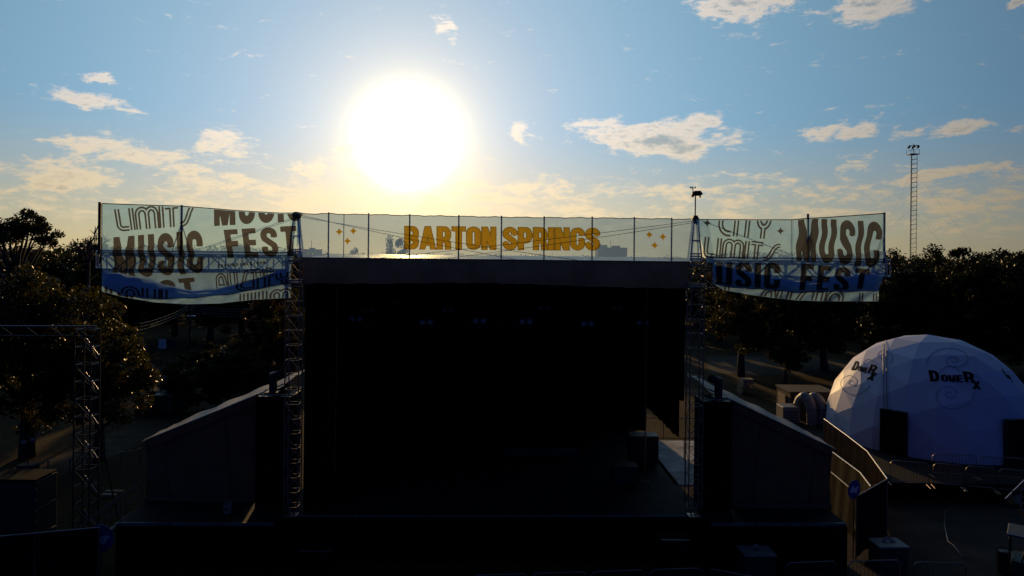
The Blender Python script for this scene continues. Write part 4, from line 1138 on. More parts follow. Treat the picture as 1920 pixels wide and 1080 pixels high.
for sy in (-1, 1): rod('guard_rail', (bx - 1.4, d + .1 + sy * 1.2, hh + 1.45), (bx + 1.4, d + .1 + sy * 1.2, hh + 1.45), .05, MATS['dark_steel'], t, 6)
rod('lamp_pole', (bx + .1, d, hh), (bx + .1, d, hh + 3.5), .09, MATS['dark_steel'], t, 6)
pbr('lamp_red', (0.30, 0.04, 0.035), .5)
for k in range(6):
    a_ = R(60 * k + 8); q = Vector((bx + .1 + 1.5 * math.cos(a_), d + 1.5 * math.sin(a_), hh + 2.7))
    rod('lamp_arm', (bx + .1, d, hh + 2.9), q + ZZ * .2, .08, MATS['dark_steel'], t, 6)
    lh = MB().tube([q + ZZ * .2, q - ZZ * .35], [.18, .42], 10).build('lamp_hood', MATS['dark_steel'], t, True)
    MB().tube([q - ZZ * .36, q - ZZ * .62], [.34, .2], 10).build('lamp_globe', MATS['lamp_red'], lh, True)
for k, (px, py) in enumerate(((1600, 484), (1500, 478), (1905, 486), (1860, 484))):
    e = P(px, py, 205 if k % 2 else 235); e.z = 0
    MB().tube(sag_points((bx, d, hh * (.9 if k % 2 == 0 else .62)), e, 1.2), .014, 5).build('guy', MATS['cable'], t)
# small aeroplane far off
# ================================================================ white dome on its platform
DZ = 0.9
DC = Vector((tpx(1744, 41.0), 41.0, 1.35)); DR = 5.68
t = thing('dome_platform', 'low dark platform with black skirt under the white dome', 'platform', (24, 38, 0))
for i in range(6):
    for j in range(4): MB().box((19.0 + i * 2.5, 34.1 + j * 3.2, DZ - .08), (2.48, 3.18, .16)).build('deck_panel', MATS['deck'], t)
drape('skirt', (17.75, 32.5, 0), (32.75, 32.5, 0), 0, DZ - .02, MATS['black_cloth'], t, .02)
drape('skirt', (17.75, 45.2, 0), (17.75, 32.5, 0), 0, DZ - .02, MATS['black_cloth'], t, .02)
_t = MATS['dome_vinyl'].node_tree; _b = _t.nodes['Principled BSDF']; _oi = N(_t, 'ShaderNodeObjectInfo')
_src = _b.inputs['Base Color'].links[0].from_socket
link(_t, scaled(_t, _src, val(_t, 'MULTIPLY_ADD', _oi.outputs['Random'], 0.22, 0.86)), _b.inputs['Base Color'])
dome = thing('geodesic_dome', 'large white faceted dome with black lettering and spirals', 'dome', (DC.x, DC.y, DZ))
bm = bmesh.new(); bmesh.ops.create_icosphere(bm, subdivisions=3, radius=DR)
bm.transform(Matrix.Translation(DC) @ Matrix.Rotation(R(13), 4, 'Z') @ Matrix.Rotation(R(31.7), 4, 'X') @ Matrix.Rotation(R(20), 4, 'Z'))
bmesh.ops.bisect_plane(bm, geom=bm.verts[:] + bm.edges[:] + bm.faces[:], plane_co=(0, 0, DZ + .01), plane_no=(0, 0, -1), clear_outer=True)
from mathutils.bvhtree import BVHTree
bm.verts.ensure_lookup_table()
DV = [v.co.copy() for v in bm.verts]; DF = [[v.index for v in f.verts] for f in bm.faces]
bm.verts.index_update(); DF = [[v.index for v in f.verts] for f in bm.faces]
for f in DF:
    pts = [DV[i] for i in f]; c = sum(pts, Vector()) / len(pts); nrm_ = (pts[1] - pts[0]).cross(pts[2] - pts[0]).normalized()
    if nrm_.dot(c - DC) < 0: nrm_ = -nrm_
    pts = [c + (q - c) * .9985 for q in pts]
    MB().prism([q - nrm_ * .02 for q in pts], nrm_ * .02).build('cover_panel', MATS['dome_vinyl'], dome)
bm.free()
BV = BVHTree.FromPolygons(DV, DF)
def on_dome(px, py, off=.02):
    r = ray(px, py).normalized(); h = BV.ray_cast(CAM, r)
    if h[0] is None: return None
    n_ = h[1] if h[1].dot(r) < 0 else -h[1]
    return h[0] + n_ * off
def dome_print(name, wd, mat, off=.02):
    V2, f = wd; pts = [on_dome(x, y, off) for x, y in V2]
    f = [q for q in f if all(pts[i] is not None for i in q)]
    pts = [q if q is not None else Vector((0, 0, -5)) for q in pts]
    if f: 
        o = mesh_obj(name, pts, f, mat, dome)
        bm2 = bmesh.new(); bm2.from_mesh(o.data); bmesh.ops.delete(bm2, geom=[v for v in bm2.verts if not v.link_faces], context='VERTS'); bm2.to_mesh(o.data); bm2.free()
def logo(pts4):
    "pts4: D, OME, R, X corner sets"
    for txt, c in zip(('D', 'OME', 'R', 'X'), pts4):
        for k, ch in enumerate(txt):
            TL, TR, BR, BL = [Vector(q) for q in c]; n = len(txt); a0, a1 = (k + .04) / n, (k + .96) / n
            dome_print('printed_letter', word(ch, 'heavy', [TL.lerp(TR, a0), TL.lerp(TR, a1), BL.lerp(BR, a1), BL.lerp(BR, a0)], .5), MATS['print_black'])
logo(([(1739, 694), (1761.5, 696.5), (1762, 716), (1744, 715.5)], [(1763, 702.5), (1805, 704), (1807, 717), (1765, 715.5)], [(1803, 696), (1826, 698.5), (1828, 718), (1809, 717)], [(1824, 714.5), (1836.5, 715), (1840.5, 731), (1822, 729.5)]))
logo(([(1604, 677), (1613, 678), (1608, 695), (1595, 694)], [(1611, 686), (1629, 690), (1626, 700), (1608, 695)], [(1633, 683), (1648, 686), (1639, 702), (1626, 699)], [(1634, 698), (1646, 700), (1637, 714), (1624, 711)]))
logo(([(1876, 690), (1881, 694), (1886, 703), (1880, 698)], [(1882, 697), (1890, 705), (1892, 711), (1885, 705)], [(1889, 702), (1894, 707), (1897, 714), (1891, 710)], [(1896, 712), (1898, 714), (1899, 718), (1896, 716)]))
def dome_line(pix, r=.022):
    pts = [on_dome(x, y, .02) for x, y in pix]; pts = [q for q in pts if q is not None]
    if len(pts) > 3: MB().tube(pts, r, 5).build('printed_line', MATS['line_print'], dome)
def spiral(cx, cy, r1, turns, ph, dr, sx=1.0, sy=1.0, n=90):
    out = []
    for i in range(n):
        f = i / (n - 1); r = r1 * math.exp(-2.6 * (1 - f)); a_ = ph + dr * 2 * math.pi * turns * (f - 1)
        out.append((cx + sx * r * math.cos(a_), cy + sy * r * math.sin(a_)))
    return out
dome_line(spiral(1788, 676, 52, 2.0, math.pi * .93, -1, 1.0, .62), .012)
dome_line(spiral(1780, 739, 48, 2.0, -.15, -1, 1.0, .80), .012)
dome_line(arc(1781, 702, 19, 15, 185, 345, 24), .014)
dome_line(spiral(1655, 668, 24, 1.9, .9, 1, .9, .75), .010)
dome_line(spiral(1596, 716, 36, 1.9, 0.2, -1, 1.0, .85), .010)
dome_line(arc(1629, 684, 10, 10, 180, 340, 14), .012)
for px in (1655.5, 1661.5):
    pts = [on_dome(px + (y - 640) * .02, y, .05) for y in np.linspace(639, 776, 26)]
    MB().tube([q for q in pts if q is not None], .018, 5).build('tie_down_cord', MATS['cable'], dome)
for px, w_, in ((1677, 1.25), (1899, 1.15)):
    h = on_dome(px, 825, 0) or DC
    dv = Vector((h.x - DC.x, h.y - DC.y, 0)).normalized(); sd = dv.cross(ZZ)
    c = Vector((DC.x, DC.y, 0)) + dv * (DR - .08)
    ax = (sd, dv, ZZ)
    dr_ = MB().box(c + ZZ * (DZ + 1.165) + dv * .03, (w_, .24, 2.32), ax).build('door', MATS['print_black'], dome)
    fr = MB()
    for s_ in (-1, 1): fr.box(c + sd * (s_ * (w_ / 2 + .03)) + dv * .1 + ZZ * (DZ + 1.18), (.05, .22, 2.36), ax)
    fr.box(c + dv * .1 + ZZ * (DZ + 2.385), (w_ + .12, .22, .05), ax)
    fr.build('door_frame', MATS['dark_steel'], dr_)

# ================================================================ fences and barricades
def fence_panel_run(name, lab, tops, h, mat, grp=None, glint='aluminium', step=2.3):
    t = thing(name, lab, 'fence', (tops[0].x, tops[0].y, 0), grp)
    for a, b in zip(tops[:-1], tops[1:]):
        n = max(1, round((b - a).length / step))
        for i in range(n):
            p, q = a.lerp(b, i / n), a.lerp(b, (i + 1) / n)
            d_ = (q - p).normalized(); nn = d_.cross(ZZ)
            vs, fs = [], []
            for j in range(5):
                for k in range(13):
                    w = p.lerp(q, k / 12) + nn * (.03 * math.sin(k * 1.3 + j * .7 + i)); vs.append((w.x, w.y, p.z + (q.z - p.z) * k / 12 - .03 - (h - .08) * j / 4))
            for j in range(4):
                for k in range(12): m_ = j * 13 + k; fs.append((m_, m_ + 1, m_ + 14, m_ + 13))
            mesh_obj('screen', vs, fs, mat, t, True)
            rod('top_rail', p, q, .026, MATS[glint], t); rod('post', p - ZZ * h, p, .026, MATS['steel'], t)
        rod('post', b - ZZ * h, b, .026, MATS['steel'], t)
    return t
z = 2.4
f1 = [G(1545, 785, z), G(1590, 818, z), G(1626, 846, z), G(1664, 898, z)]
fence_panel_run('screened_fence', 'gold-lit screened fence run leading back along the white dome', f1, 2.38, MATS['fence_mesh'])
fence_panel_run('screened_fence', 'black screened fence corner with a round blue sign at its end', [G(1664, 898, z) + Vector((-.06, -.06, 0)), G(1606, 931, z)], 2.38, MATS['black_cloth'], glint='steel')
f2 = [G(1559, 846, z), G(1613, 886, z), G(1633, 912, z)]
fence_panel_run('screened_fence', 'inner dark screened fence beside the sloping bay wall', f2, 2.38, MATS['black_cloth'])
fence_panel_run('screened_fence', 'low dark screened run between the side deck and the round blue sign', [G(1557, 884, 2.0), G(1600, 920, 2.0)], 1.98, MATS['black_cloth'], glint='steel')
fl = [G(-60, 1011, 2.2), G(186, 989, 2.2)]
fence_panel_run('screened_fence', 'black screened fence in front of the goalpost truss and speaker stack', fl, 2.18, MATS['black_cloth'], glint='steel')

def barricade(a, b, h, lab, grp, bars=13, mat='steel'):
    a = Vector(a); b = Vector(b); t = thing('steel_barricade', lab, 'barricade', a, grp)
    d_ = (b - a).normalized()
    loop = [a + ZZ * .1, a + ZZ * (h - .12), a + d_ * .12 + ZZ * h, b - d_ * .12 + ZZ * h, b + ZZ * (h - .12), b + ZZ * .1]
    MB().tube(loop, .021, 8).build('frame', MATS[mat], t, True)
    rod('bottom_rail', a + ZZ * .18, b + ZZ * .18, .016, MATS[mat], t)
    for i in range(1, bars): rod('bar', a.lerp(b, i / bars) + ZZ * .18, a.lerp(b, i / bars) + ZZ * h, .008, MATS[mat], t, 6)
    for e in (a, b): rod('foot', e + d_.cross(ZZ) * .3, e - d_.cross(ZZ) * .3, .02, MATS[mat], t)
def run(px0, py0, px1, py1, zt, h, n, lab, grp, gapf=.04, mat='steel'):
    p = G(px0, py0, zt); q = G(px1, py1, zt); p.z = q.z = zt - h
    for i in range(n): barricade(p.lerp(q, i / n + gapf / n), p.lerp(q, (i + 1) / n - gapf / n), h, lab, grp, mat=mat)
run(1666, 863, 1745, 869, DZ + 1.1, 1.1, 1, 'steel barricade on the dome platform before the black doorway', None)
run(1745, 850, 1925, 860, DZ + 1.15, 1.1, 2, 'steel barricade in the rear run against the white dome foot', 'rear barricades on the platform')
run(1748, 868, 1935, 884, DZ + 1.1, 1.1, 3, 'steel barricade at the front edge of the dome platform', 'front barricades on the platform')
run(880, 1079, 1322, 1065, 1.2, 1.2, 4, 'low dark crowd barricade before the stage skirt', 'crowd barricades before the stage')
run(1324, 1065, 1420, 1083, 1.2, 1.2, 1, 'angled crowd barricade beside the pale covered crate', None)
run(1470, 1056, 1572, 1052, 1.1, 1.1, 1, 'round-cornered barricade before the black screened fence corner', None)
run(1588, 1052, 1692, 1050, 1.1, 1.1, 1, 'round-cornered barricade before the pale covered block', None)
run(1708, 1054, 1815, 1056, 1.1, 1.1, 1, 'round-cornered barricade across the open yard', None)

# round blue interpreter signs: two signing hands
def hands(cx, cy, r):
    n = 81; X, Y = np.meshgrid(np.linspace(-1, 1, n), np.linspace(-1, 1, n))
    def hand(X, Y):
        ring = .075 - np.abs(np.hypot(X + .20, Y + .03) - .15)
        palm = .16 - pdist([(-.62, .22), (-.5, .10), (-.38, -.02)], X, Y)
        palm2 = .10 - pdist([(-.55, .16), (-.3, .12), (-.2, .12)], X, Y)
        fg = np.full(X.shape, -9.)
        for q in ((-.48, -.05, -.28, -.42), (-.42, -.05, -.16, -.40), (-.36, -.05, -.08, -.30)):
            fg = np.maximum(fg, .045 - pdist([(q[0], q[1]), (q[2], q[3])], X, Y))
        return np.maximum(np.maximum(ring, palm), np.maximum(palm2, fg))
    F = np.maximum(hand(X, Y), hand(-X, -Y)); F = np.minimum(F, .9 - np.hypot(X, Y))
    V2, f = msquares(F, X, Y); return V2 * r + np.array([cx, cy]), f
def round_sign(px, py, d, rpx, lab, yaw=0.0):
    c = P(px, py, d); r = rpx / 1280 * d
    t = thing('round_sign', lab, 'sign', (c.x, c.y, 0))
    ax = Vector((math.cos(yaw), math.sin(yaw), 0)); nn = Vector((math.sin(yaw), -math.cos(yaw), 0))
    pl = [c + ax * (r * math.cos(k * 2 * math.pi / 36)) + ZZ * (r * math.sin(k * 2 * math.pi / 36)) for k in range(36)]
    dk = MB().prism(pl, -nn * .02).build('disc', MATS['sign_blue'], t)
    V2, f = hands(0, 0, r)
    mesh_obj('hand_symbol', [c + ax * x - ZZ * y + nn * .006 for x, y in V2], f, MATS['sign_white'], dk)
    rod('post', (c.x, c.y + .05, 0), (c.x, c.y + .05, c.z + r * .5), .025, MATS['dark_steel'], t)
round_sign(187, 1010, 23.6, 26, 'round blue sign with two white signing hands before the metal stairs')
round_sign(1602, 918, 26.3, 18, 'round blue sign with white signing hands on the screened fence corner', .5)

# ================================================================ bucket-side yard
# goalpost truss
t = thing('goalpost_truss', 'dark lattice goalpost truss with gold-lit diagonal braces before the olive tree', 'truss', (tpx(166, 26), 26, 0))
gx = tpx(166, 26)
box_truss(t, (gx, 26, 0.0), (gx, 26, 8.55), .6, 13, MATS['dark_steel'], SY, .03, .02)
for k in range(6):
    z0 = .8 + k * 1.32
    rod('bright_brace', (gx - .26, 26.32, z0 + .78), (gx + .26, 26.32, z0 + .08), .02, MATS['aluminium'], t)
    rod('bright_brace', (gx - .26, 26.40, z0 + .66), (gx + .20, 26.40, z0 + .06), .014, MATS['aluminium'], t)
rod('top_beam', (gx + .35, 26, 8.66), (gx - 7.5, 26, 8.60), .04, MATS['steel'], t)
rod('lower_beam', (gx + .30, 26, 8.3), (gx - 7.5, 26, 8.22), .03, MATS['dark_steel'], t)
for k in range(8): rod('beam_web', (gx - k * .95, 26, 8.3), (gx - .47 - k * .95, 26, 8.62), .018, MATS['dark_steel'], t, 6)
rod('prop', (gx + .3, 26.2, 4.9), (gx + .75, 27.2, 0), .03, MATS['dark_steel'], t)
# speaker stack
p = P(45, 900, 25.6)
t = thing('speaker_stack', 'black covered speaker stack beside the goalpost truss', 'speakers', (p.x, p.y, 0))
for k in range(3):
    MB().box((p.x - .1, p.y, .52 + k * 1.02), (1.9, 1.2, .98)).build('cabinet', MATS['equipment'], t, bevel=.03)
MB().box((p.x - .1, p.y, 3.12), (1.95, 1.25, .05)).build('cover', MATS['black_cloth'], t)
for k in range(7): MB().box((p.x + .87, p.y - .58, .4 + k * .4), (.03, .04, .09)).build('latch', MATS['aluminium'], t)
# low post fence along the path
t = thing('post_fence', 'low wire fence with bright post tops along the gravel path', 'fence', G(100, 885))
prev = None
for px, py in ((60, 893), (90, 890), (131, 886), (163, 882), (226, 872), (262, 866)):
    g = G(px, py); rod('post', g, g + ZZ * .75, .04, MATS['steel'], t)
    if prev: rod('wire_rail', prev + ZZ * .68, g + ZZ * .68, .012, MATS['steel'], t, 6)
    prev = g
# equipment cart with work lamps behind the stack
p = G(52, 900); t = thing('work_light_cart', 'small dark cart with two bright-edged work lamps behind the speaker stack', 'cart', p)
MB().box(p + ZZ * .55, (.8, .6, .5)).build('body', MATS['equipment'], t, bevel=.04)
for s_ in (-1, 1):
    MB().tube([p + Vector((s_ * .3, -.32, .16)), p + Vector((s_ * .3, -.24, .16))], .16, 14).build('wheel', MATS['rubber'], t)
rod('mast', p + ZZ * .8, p + ZZ * 1.9, .03, MATS['dark_steel'], t)
for s_ in (-.22, .25): MB().box(p + Vector((s_, 0, 1.95 + s_ * .3)), (.24, .12, .16)).build('lamp', MATS['aluminium'], t, bevel=.02)
# planks on the ground
for k, (a, b) in enumerate((((190, 931), (219, 930)), ((196, 925), (232, 923)))):
    p, q = G(*a), G(*b)
    ob = MB().box(p.lerp(q, .5) + ZZ * .06, ((q - p).length, .22, .1)).build('timber_plank', MATS['wood'])
    tag(ob, 'short gold-lit timber plank on the dirt below the path' if k == 0 else 'longer gold-lit timber plank on the dirt nearer the path', 'plank')
# forklift
p = G(281, 776); fx, fy = p.x, p.y
t = thing('forklift', 'small forklift with slatted roof guard parked beside the olive tree', 'forklift', p)
MB().box((fx, fy, .62), (1.05, 1.5, .62)).build('body', MATS['fork_yellow'], t, bevel=.06)
MB().box((fx, fy + .62, 1.02), (1.0, .5, .4)).build('counterweight', MATS['equipment'], t, bevel=.08)
MB().box((fx, fy + .05, 1.08), (.5, .45, .12)).build('seat', MATS['equipment'], t, bevel=.03)
MB().box((fx, fy + .27, 1.32), (.5, .1, .5)).build('seat_back', MATS['equipment'], t, bevel=.03)
for sx in (-1, 1):
    for yy in (-.6, .55): rod('guard_post', (fx + sx * .5, fy + yy, .9), (fx + sx * .5, fy + yy, 2.02), .035, MATS['dark_steel'], t)
    rod('guard_rail', (fx + sx * .5, fy - .62, 2.04), (fx + sx * .5, fy + .6, 2.04), .035, MATS['dark_steel'], t)
    for yy in (-.55, .5): MB().tube([(fx + sx * .46, fy + yy, .3), (fx + sx * .62, fy + yy, .3)], .3, 16).build('wheel', MATS['rubber'], t, False)
    rod('mast_rail', (fx + sx * .28, fy - .85, .1), (fx + sx * .28, fy - .85, 1.95), .04, MATS['dark_steel'], t)
    MB().box((fx + sx * .25, fy - 1.4, .12), (.1, 1.0, .04)).build('fork', MATS['dark_steel'], t)
for k in range(6): MB().box((fx, fy - .5 + k * .2, 2.08), (1.0, .1, .035)).build('roof_slat', MATS['wood'], t)
# dumpsters
for k, (px, py) in enumerate(((312, 775), (333, 772))):
    p = G(px, py); t = thing('waste_container', 'dull green waste container with pale lid beside the forklift' if k == 0 else 'dull green waste container half under the bushes', 'container', p)
    MB().prism([p + Vector(q) for q in ((-.6, -.5, .15), (.6, -.5, .15), (.7, -.5, 1.3), (-.7, -.5, 1.3))], (0, 1.0, 0)).build('bin', MATS['dumpster'], t, bevel=.03)
    MB().box(p + Vector((0, 0, 1.35)), (1.45, 1.1, .08)).build('lid', MATS['white_plastic'] if k == 0 else MATS['dumpster'], t, bevel=.02)
    for sx in (-1, 1): MB().tube([p + Vector((sx * .5, -.4, .08)), p + Vector((sx * .5, -.34, .08))], .08, 10).build('caster', MATS['rubber'], t)
# wire fence with notices, concrete block, white canopy, car, pole
t = thing('wire_fence', 'tall wire mesh fence with small white notices beyond the road', 'fence', G(330, 690))
p, q = G(272, 692), G(440, 683)
n = 6
for i in range(n + 1):
    g = p.lerp(q, i / n); rod('post', g, g + ZZ * 2.3, .04, MATS['dark_steel'], t)
    if i < n:
        e = p.lerp(q, (i + 1) / n)
        for z_ in (.1, 1.2, 2.28): rod('rail', g + ZZ * z_, e + ZZ * z_, .02, MATS['dark_steel'], t, 6)
        mb = MB()
        for k in range(12):
            a0 = g.lerp(e, k / 12); a1 = g.lerp(e, (k + 1) / 12)
            for z_ in np.arange(.1, 2.2, .31): mb.tube([a0 + ZZ * z_, a1 + ZZ * (z_ + .31)], .006, 3, False); mb.tube([a1 + ZZ * z_, a0 + ZZ * (z_ + .31)], .006, 3, False)
        w_ = mb.build('wire_mesh', MATS['dark_steel'], t); w_['kind'] = 'stuff'
for px in (306, 321):
    g = P(px, 645, p.y - .1); MB().box(g, (.9, .03, .9)).build('notice', MATS['sign_white'] if px == 306 else MATS['concrete'], t)
p = G(319, 690); t = MB().prism([p + Vector(v_) for v_ in ((-.6, 0, 0), (.6, 0, 0), (.5, 0, .65), (-.5, 0, .65))], (0, .6, 0)).build('concrete_block', MATS['concrete'], bevel=.04)
tag(t, 'pale concrete barrier block at the foot of the wire fence', 'barrier')
p = P(418, 661, 72); t = thing('canopy_tent', 'white pop-up canopy behind the bushes', 'tent', (p.x, p.y, 0))
apex = Vector((p.x, p.y, p.z + .75)); cs = [Vector((p.x + a, p.y + b, p.z - .05)) for a, b in ((-1.2, -1.2), (1.2, -1.2), (1.2, 1.2), (-1.2, 1.2))]
for k in range(4):
    mesh_obj('canopy_panel', [cs[k], cs[(k + 1) % 4], apex], [(0, 1, 2)], MATS['sign_white'], t)
    mesh_obj('valance', [cs[k], cs[(k + 1) % 4], cs[(k + 1) % 4] - ZZ * .3, cs[k] - ZZ * .3], [(0, 1, 2, 3)], MATS['sign_white'], t)
    rod('leg', (cs[k].x, cs[k].y, 0), cs[k], .03, MATS['steel'], t)
def car(px, py, lab, yaw):
    g = G(px, py); t = thing('parked_car', lab, 'car', g)
    c, s_ = math.cos(yaw), math.sin(yaw)
    def W(x, y, z): return Vector((g.x + x * c - y * s_, g.y + x * s_ + y * c, z))
    prof = [(-2.1, .35), (2.1, .35), (2.15, .75), (1.2, .92), (.55, 1.42), (-1.2, 1.45), (-2.0, .98), (-2.15, .8)]
    bd = MB().prism([W(x, -.85, z) for x, z in prof], W(0, 1.7, 0) - W(0, 0, 0)).build('body', MATS['car_paint'], t, bevel=.08)
    win = [(1.02, .95), (.5, 1.34), (-1.1, 1.36), (-1.6, .98)]
    for yy in (-.862, .862): mesh_obj('side_window', [W(x, yy, z) for x, z in win], [(0, 1, 2, 3)], MATS['glass_dark'], bd)
    mesh_obj('windscreen', [W(1.21, -.7, .96), W(1.21, .7, .96), W(.6, .66, 1.41), W(.6, -.66, 1.41)], [(0, 1, 2, 3)], MATS['glass_dark'], t)
    for x in (-1.35, 1.35):
        for yy in (-.9, .72): MB().tube([W(x, yy, .33), W(x, yy + .18, .33)], .33, 18).build('wheel', MATS['rubber'], t)
    for yy in (-.6, .6): MB().box(W(2.13, yy, .68), (.08, .3, .14)).build('headlight', MATS['lens'], t)
car(388, 699, 'white parked car half hidden behind the bushes near the canopy', .25)
pb = P(357, 574, 62)
t = thing('utility_pole', 'dark utility pole with a cross-arm and sagging lit wires under the banner', 'utility pole', (pb.x, pb.y, 0))
rod('pole', (pb.x, pb.y, 0), (pb.x, pb.y, pb.z + .3), .13, MATS['bark'], t)
rod('cross_arm', pb + Vector((-.9, 0, 0)), pb + Vector((.9, 0, 0)), .06, MATS['bark'], t)
MB().box(pb + Vector((.25, -.3, -.9)), (.7, .25, .16)).build('street_lamp', MATS['aluminium'], t, bevel=.03)
for k in range(4):
    MB().tube(sag_points(pb + Vector((.1, 0, .1 - k * .22)), P(498, 577 + k * 5.0, 66), .25), .016, 5).build('line_wire', MATS['aluminium'], t)
for k in range(3):
    MB().tube(sag_points(pb + Vector((-.1, 0, .1 - k * .22)), P(262, 607 + k * 6, 50), .2), .014, 5).build('line_wire', MATS['cable'], t)

# ================================================================ dome-side yard
# air unit, ducts and container
p = G(1505, 822); X0, Y0 = p.x, p.y
t = thing('equipment_container', 'pale ribbed equipment container beside the white dome', 'container', (X0 + 1.6, Y0 + 3.2, 0))
MB().box((X0 + 1.6, Y0 + 3.4, 1.3), (3.0, 2.4, 2.3)).build('body', MATS['concrete'], t, bevel=.03)
MB().box((X0 + 1.6, Y0 + 3.4, 2.5), (3.15, 2.55, .12)).build('roof', MATS['concrete'], t, bevel=.02)
for k in range(6): MB().box((X0 + .35 + k * .5, Y0 + 2.17, 1.3), (.12, .06, 2.1)).build('rib', MATS['concrete'], t)
MB().box((X0 - .0, Y0 + 3.4, 1.3), (.06, 1.2, 1.8)).build('door', MATS['wood'], t)
t = thing('air_conditioner', 'square pale air unit feeding the looping white ducts', 'air unit', (X0 - .7, Y0 + .9, 0))
MB().box((X0 - .55, Y0 + 1.0, .95), (1.1, 1.2, 1.9)).build('cabinet', MATS['white_plastic'], t, bevel=.05)
for k in range(7): MB().box((X0 - .55, Y0 + .385, .5 + k * .18), (.9, .03, .05)).build('louvre', MATS['dark_steel'], t)
def duct(x, lab):
    t = thing('flexible_duct', lab, 'duct', (x, Y0 + .5, 0))
    path = [Vector((x - .15, Y0 + 1.0, 1.9)), Vector((x - .1, Y0 + .8, 2.3)), Vector((x, Y0 + .5, 2.55)), Vector((x + .15, Y0 + .2, 2.4)), Vector((x + .25, Y0 + .0, 1.9)), Vector((x + .28, Y0 - .05, 1.2)), Vector((x + .3, Y0 - .05, .3))]
    fine, rs = [], []
    for i in range(len(path) - 1):
        for k in range(8): fine.append(path[i].lerp(path[i + 1], k / 8)); rs.append(.33 + (.025 if k % 2 else -.012))
    o = MB().tube(fine, rs, 16).build('hose', MATS['white_plastic'], t, True)
    MB().tube([path[0] - ZZ * .1, path[0]], .37, 16).build('collar', MATS['steel'], t, True)
    MB().tube([path[-1] - ZZ * .25, path[-1]], .37, 16).build('end_cuff', MATS['steel'], t, True)
duct(X0 + .3, 'white ribbed duct looping up from the air unit'); duct(X0 + .95, 'white ribbed duct looping over nearest the dome')
# pallets
p = G(1398, 738); t = thing('pallet_stack', 'gold-lit stack of wooden pallets under the green tree', 'pallets', p)
for k in range(4):
    for s_ in (-.5, 0, .5): MB().box(p + Vector((s_ + k * .03, 0, .06 + k * .2)), (.12, 1.1, .1)).build('bearer', MATS['wood'], t)
    for j in range(5): MB().box(p + Vector((k * .03, -.46 + j * .23, .125 + k * .2)), (1.25, .16, .03)).build('board', MATS['wood'], t)
MB().box(p + Vector((.1, 0, 1.05)), (.9, .8, .45)).build('crate', MATS['wood'], t)
# covered crates, barrel, cart, diamond sign, cable
for px, py, w_, h_, lab in ((1418, 1084, 1.1, .95, 'pale covered crate behind the angled crowd barricade'), (1665, 1062, 1.1, .85, 'pale covered block before the black screened fence corner'), (1392, 1058, .5, .8, 'narrow pale water keg beside the covered crate')):
    p = G(px, py); t = thing('covered_crate', lab, 'crate', p)
    MB().box(p + ZZ * (h_ / 2), (w_, .8, h_), SAX).build('body', MATS['concrete'], t, bevel=.05)
    MB().box(p + ZZ * (h_ + .03), (w_ + .06, .86, .06), SAX).build('cover', MATS['white_plastic'], t, bevel=.02)
    MB().tube([p + ZZ * (h_ + .06) + SX * -.2, p + ZZ * (h_ + .2) + SY * .1, p + ZZ * (h_ + .06) + SX * .25], .05, 8).build('wrapping', MATS['white_plastic'], t, True)
p = G(1887, 1076); t = thing('waste_barrel', 'black waste barrel beside the parked buggy', 'barrel', p)
MB().tube([p, p + ZZ * .1, p + ZZ * .4, p + ZZ * .8, p + ZZ * .82], [.27, .29, .31, .30, .31], 20).build('drum', MATS['equipment'], t, True)
MB().tube([p + ZZ * .815, p + ZZ * .85], .32, 20, False).build('rim', MATS['rubber'], t)
MB().tube([p + ZZ * .78, p + ZZ * .80], .29, 20).build('liner', MATS['concrete'], t)
p = G(1888, 1000, 1.9); gx, gy = p.x, p.y
t = thing('utility_buggy', 'dark utility buggy with gold-lit roof edge beside the barrel', 'buggy', (gx + .9, gy + .3, 0))
yawb = R(-38); bx_ = Vector((math.cos(yawb), math.sin(yawb), 0)); by_ = Vector((-math.sin(yawb), math.cos(yawb), 0)); BA = (bx_, by_, ZZ)
o0 = Vector((gx, gy, 0))
def BQ(x, y, z): return o0 + bx_ * x + by_ * y + ZZ * z
MB().box(BQ(1.2, .62, 1.87), (2.4, 1.3, .07), BA).build('roof', MATS['equipment'], t, bevel=.03)
rod('roof_edge', BQ(0, -.04, 1.9), BQ(2.4, -.04, 1.9), .022, MATS['aluminium'], t)
MB().box(BQ(1.3, .62, .7), (2.4, 1.25, .5), BA).build('body', MATS['equipment'], t, bevel=.08)
MB().box(BQ(1.25, .62, 1.15), (.5, 1.1, .5), BA).build('seat', MATS['equipment'], t, bevel=.06)
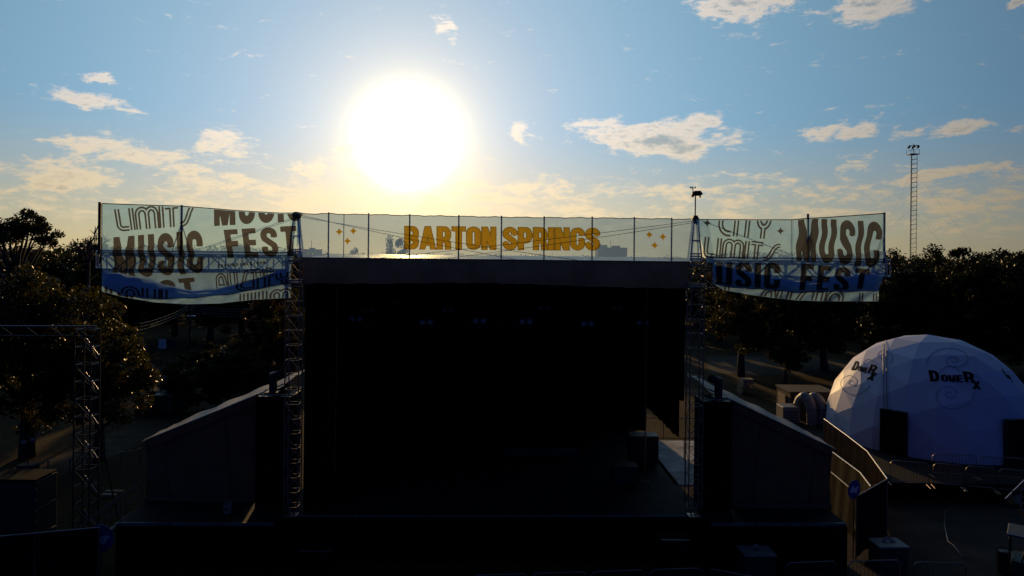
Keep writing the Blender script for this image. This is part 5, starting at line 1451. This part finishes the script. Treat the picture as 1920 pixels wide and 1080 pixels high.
for x in (.08, 2.3):
    for y in (.05, 1.2): rod('roof_post', BQ(x, y, .9), BQ(x, y, 1.85), .025, MATS['dark_steel'], t)
MB().box(BQ(.06, .3, 1.35), (.03, .5, .7), BA).build('windscreen', MATS['wood'], t)
for x in (.45, 2.05):
    for y in (.0, 1.24): MB().tube([BQ(x, y - .1, .28), BQ(x, y + .1, .28)], .28, 16).build('wheel', MATS['rubber'], t)
c = P(1950, 936, 24.0); hd = 65 / 1280 * 24.0
t = thing('diamond_sign', 'orange diamond sign with black capitals before the platform', 'sign', (c.x, c.y, 0))
def DI(x, z, y=0.0): return Vector((c.x + x, c.y + y, c.z + z))
MB().prism([DI(-hd, 0), DI(0, -hd), DI(hd, 0), DI(0, hd)], (0, .03, 0)).build('plate', MATS['sign_orange'], t)
k_ = hd * .82
mesh_obj('face', [DI(-k_, 0, -.006), DI(0, -k_, -.006), DI(k_, 0, -.006), DI(0, k_, -.006)], [(0, 1, 2, 3)], MATS['sign_face'], t)
mb = MB(); mb.tube([DI(-hd, 0, 0), DI(0, hd, 0)], .018, 6).build('edge_rim', MATS['aluminium'], t)
for row, (txt, zc) in enumerate((('PLAT', .20), ('UT', -.02), ('SURF', -.26))):
    w_ = .17 * len(txt)
    V2, f = word(txt, 'heavy', [(-w_, 0), (w_, 0), (w_, 20), (-w_, 20)], .02 if False else 1.0, .1) if False else word(txt, 'heavy', [(-w_ * 100, 0), (w_ * 100, 0), (w_ * 100, 18), (-w_ * 100, 18)], 1.0, .1)
    mesh_obj('lettering', [DI(x / 100 - .32, zc + .09 - y / 100, -.012) for x, y in V2], f, MATS['print_black'], t)
for s_ in (-.5, .5): rod('stand_leg', DI(s_ * .3, -hd * .6, .05), Vector((c.x + s_ * 1.6, c.y + .1, 0)), .03, MATS['dark_steel'], t)
cb = [G(1772, 958, .03), G(1771, 985, .03), G(1778, 1016, .03), G(1787, 1022, .03), G(1806, 1046, .03)]
o = MB().tube(cb, .03, 6).build('ground_cable', MATS['steel'], None, True); tag(o, 'pale cable lying across the dark open yard', 'cable')
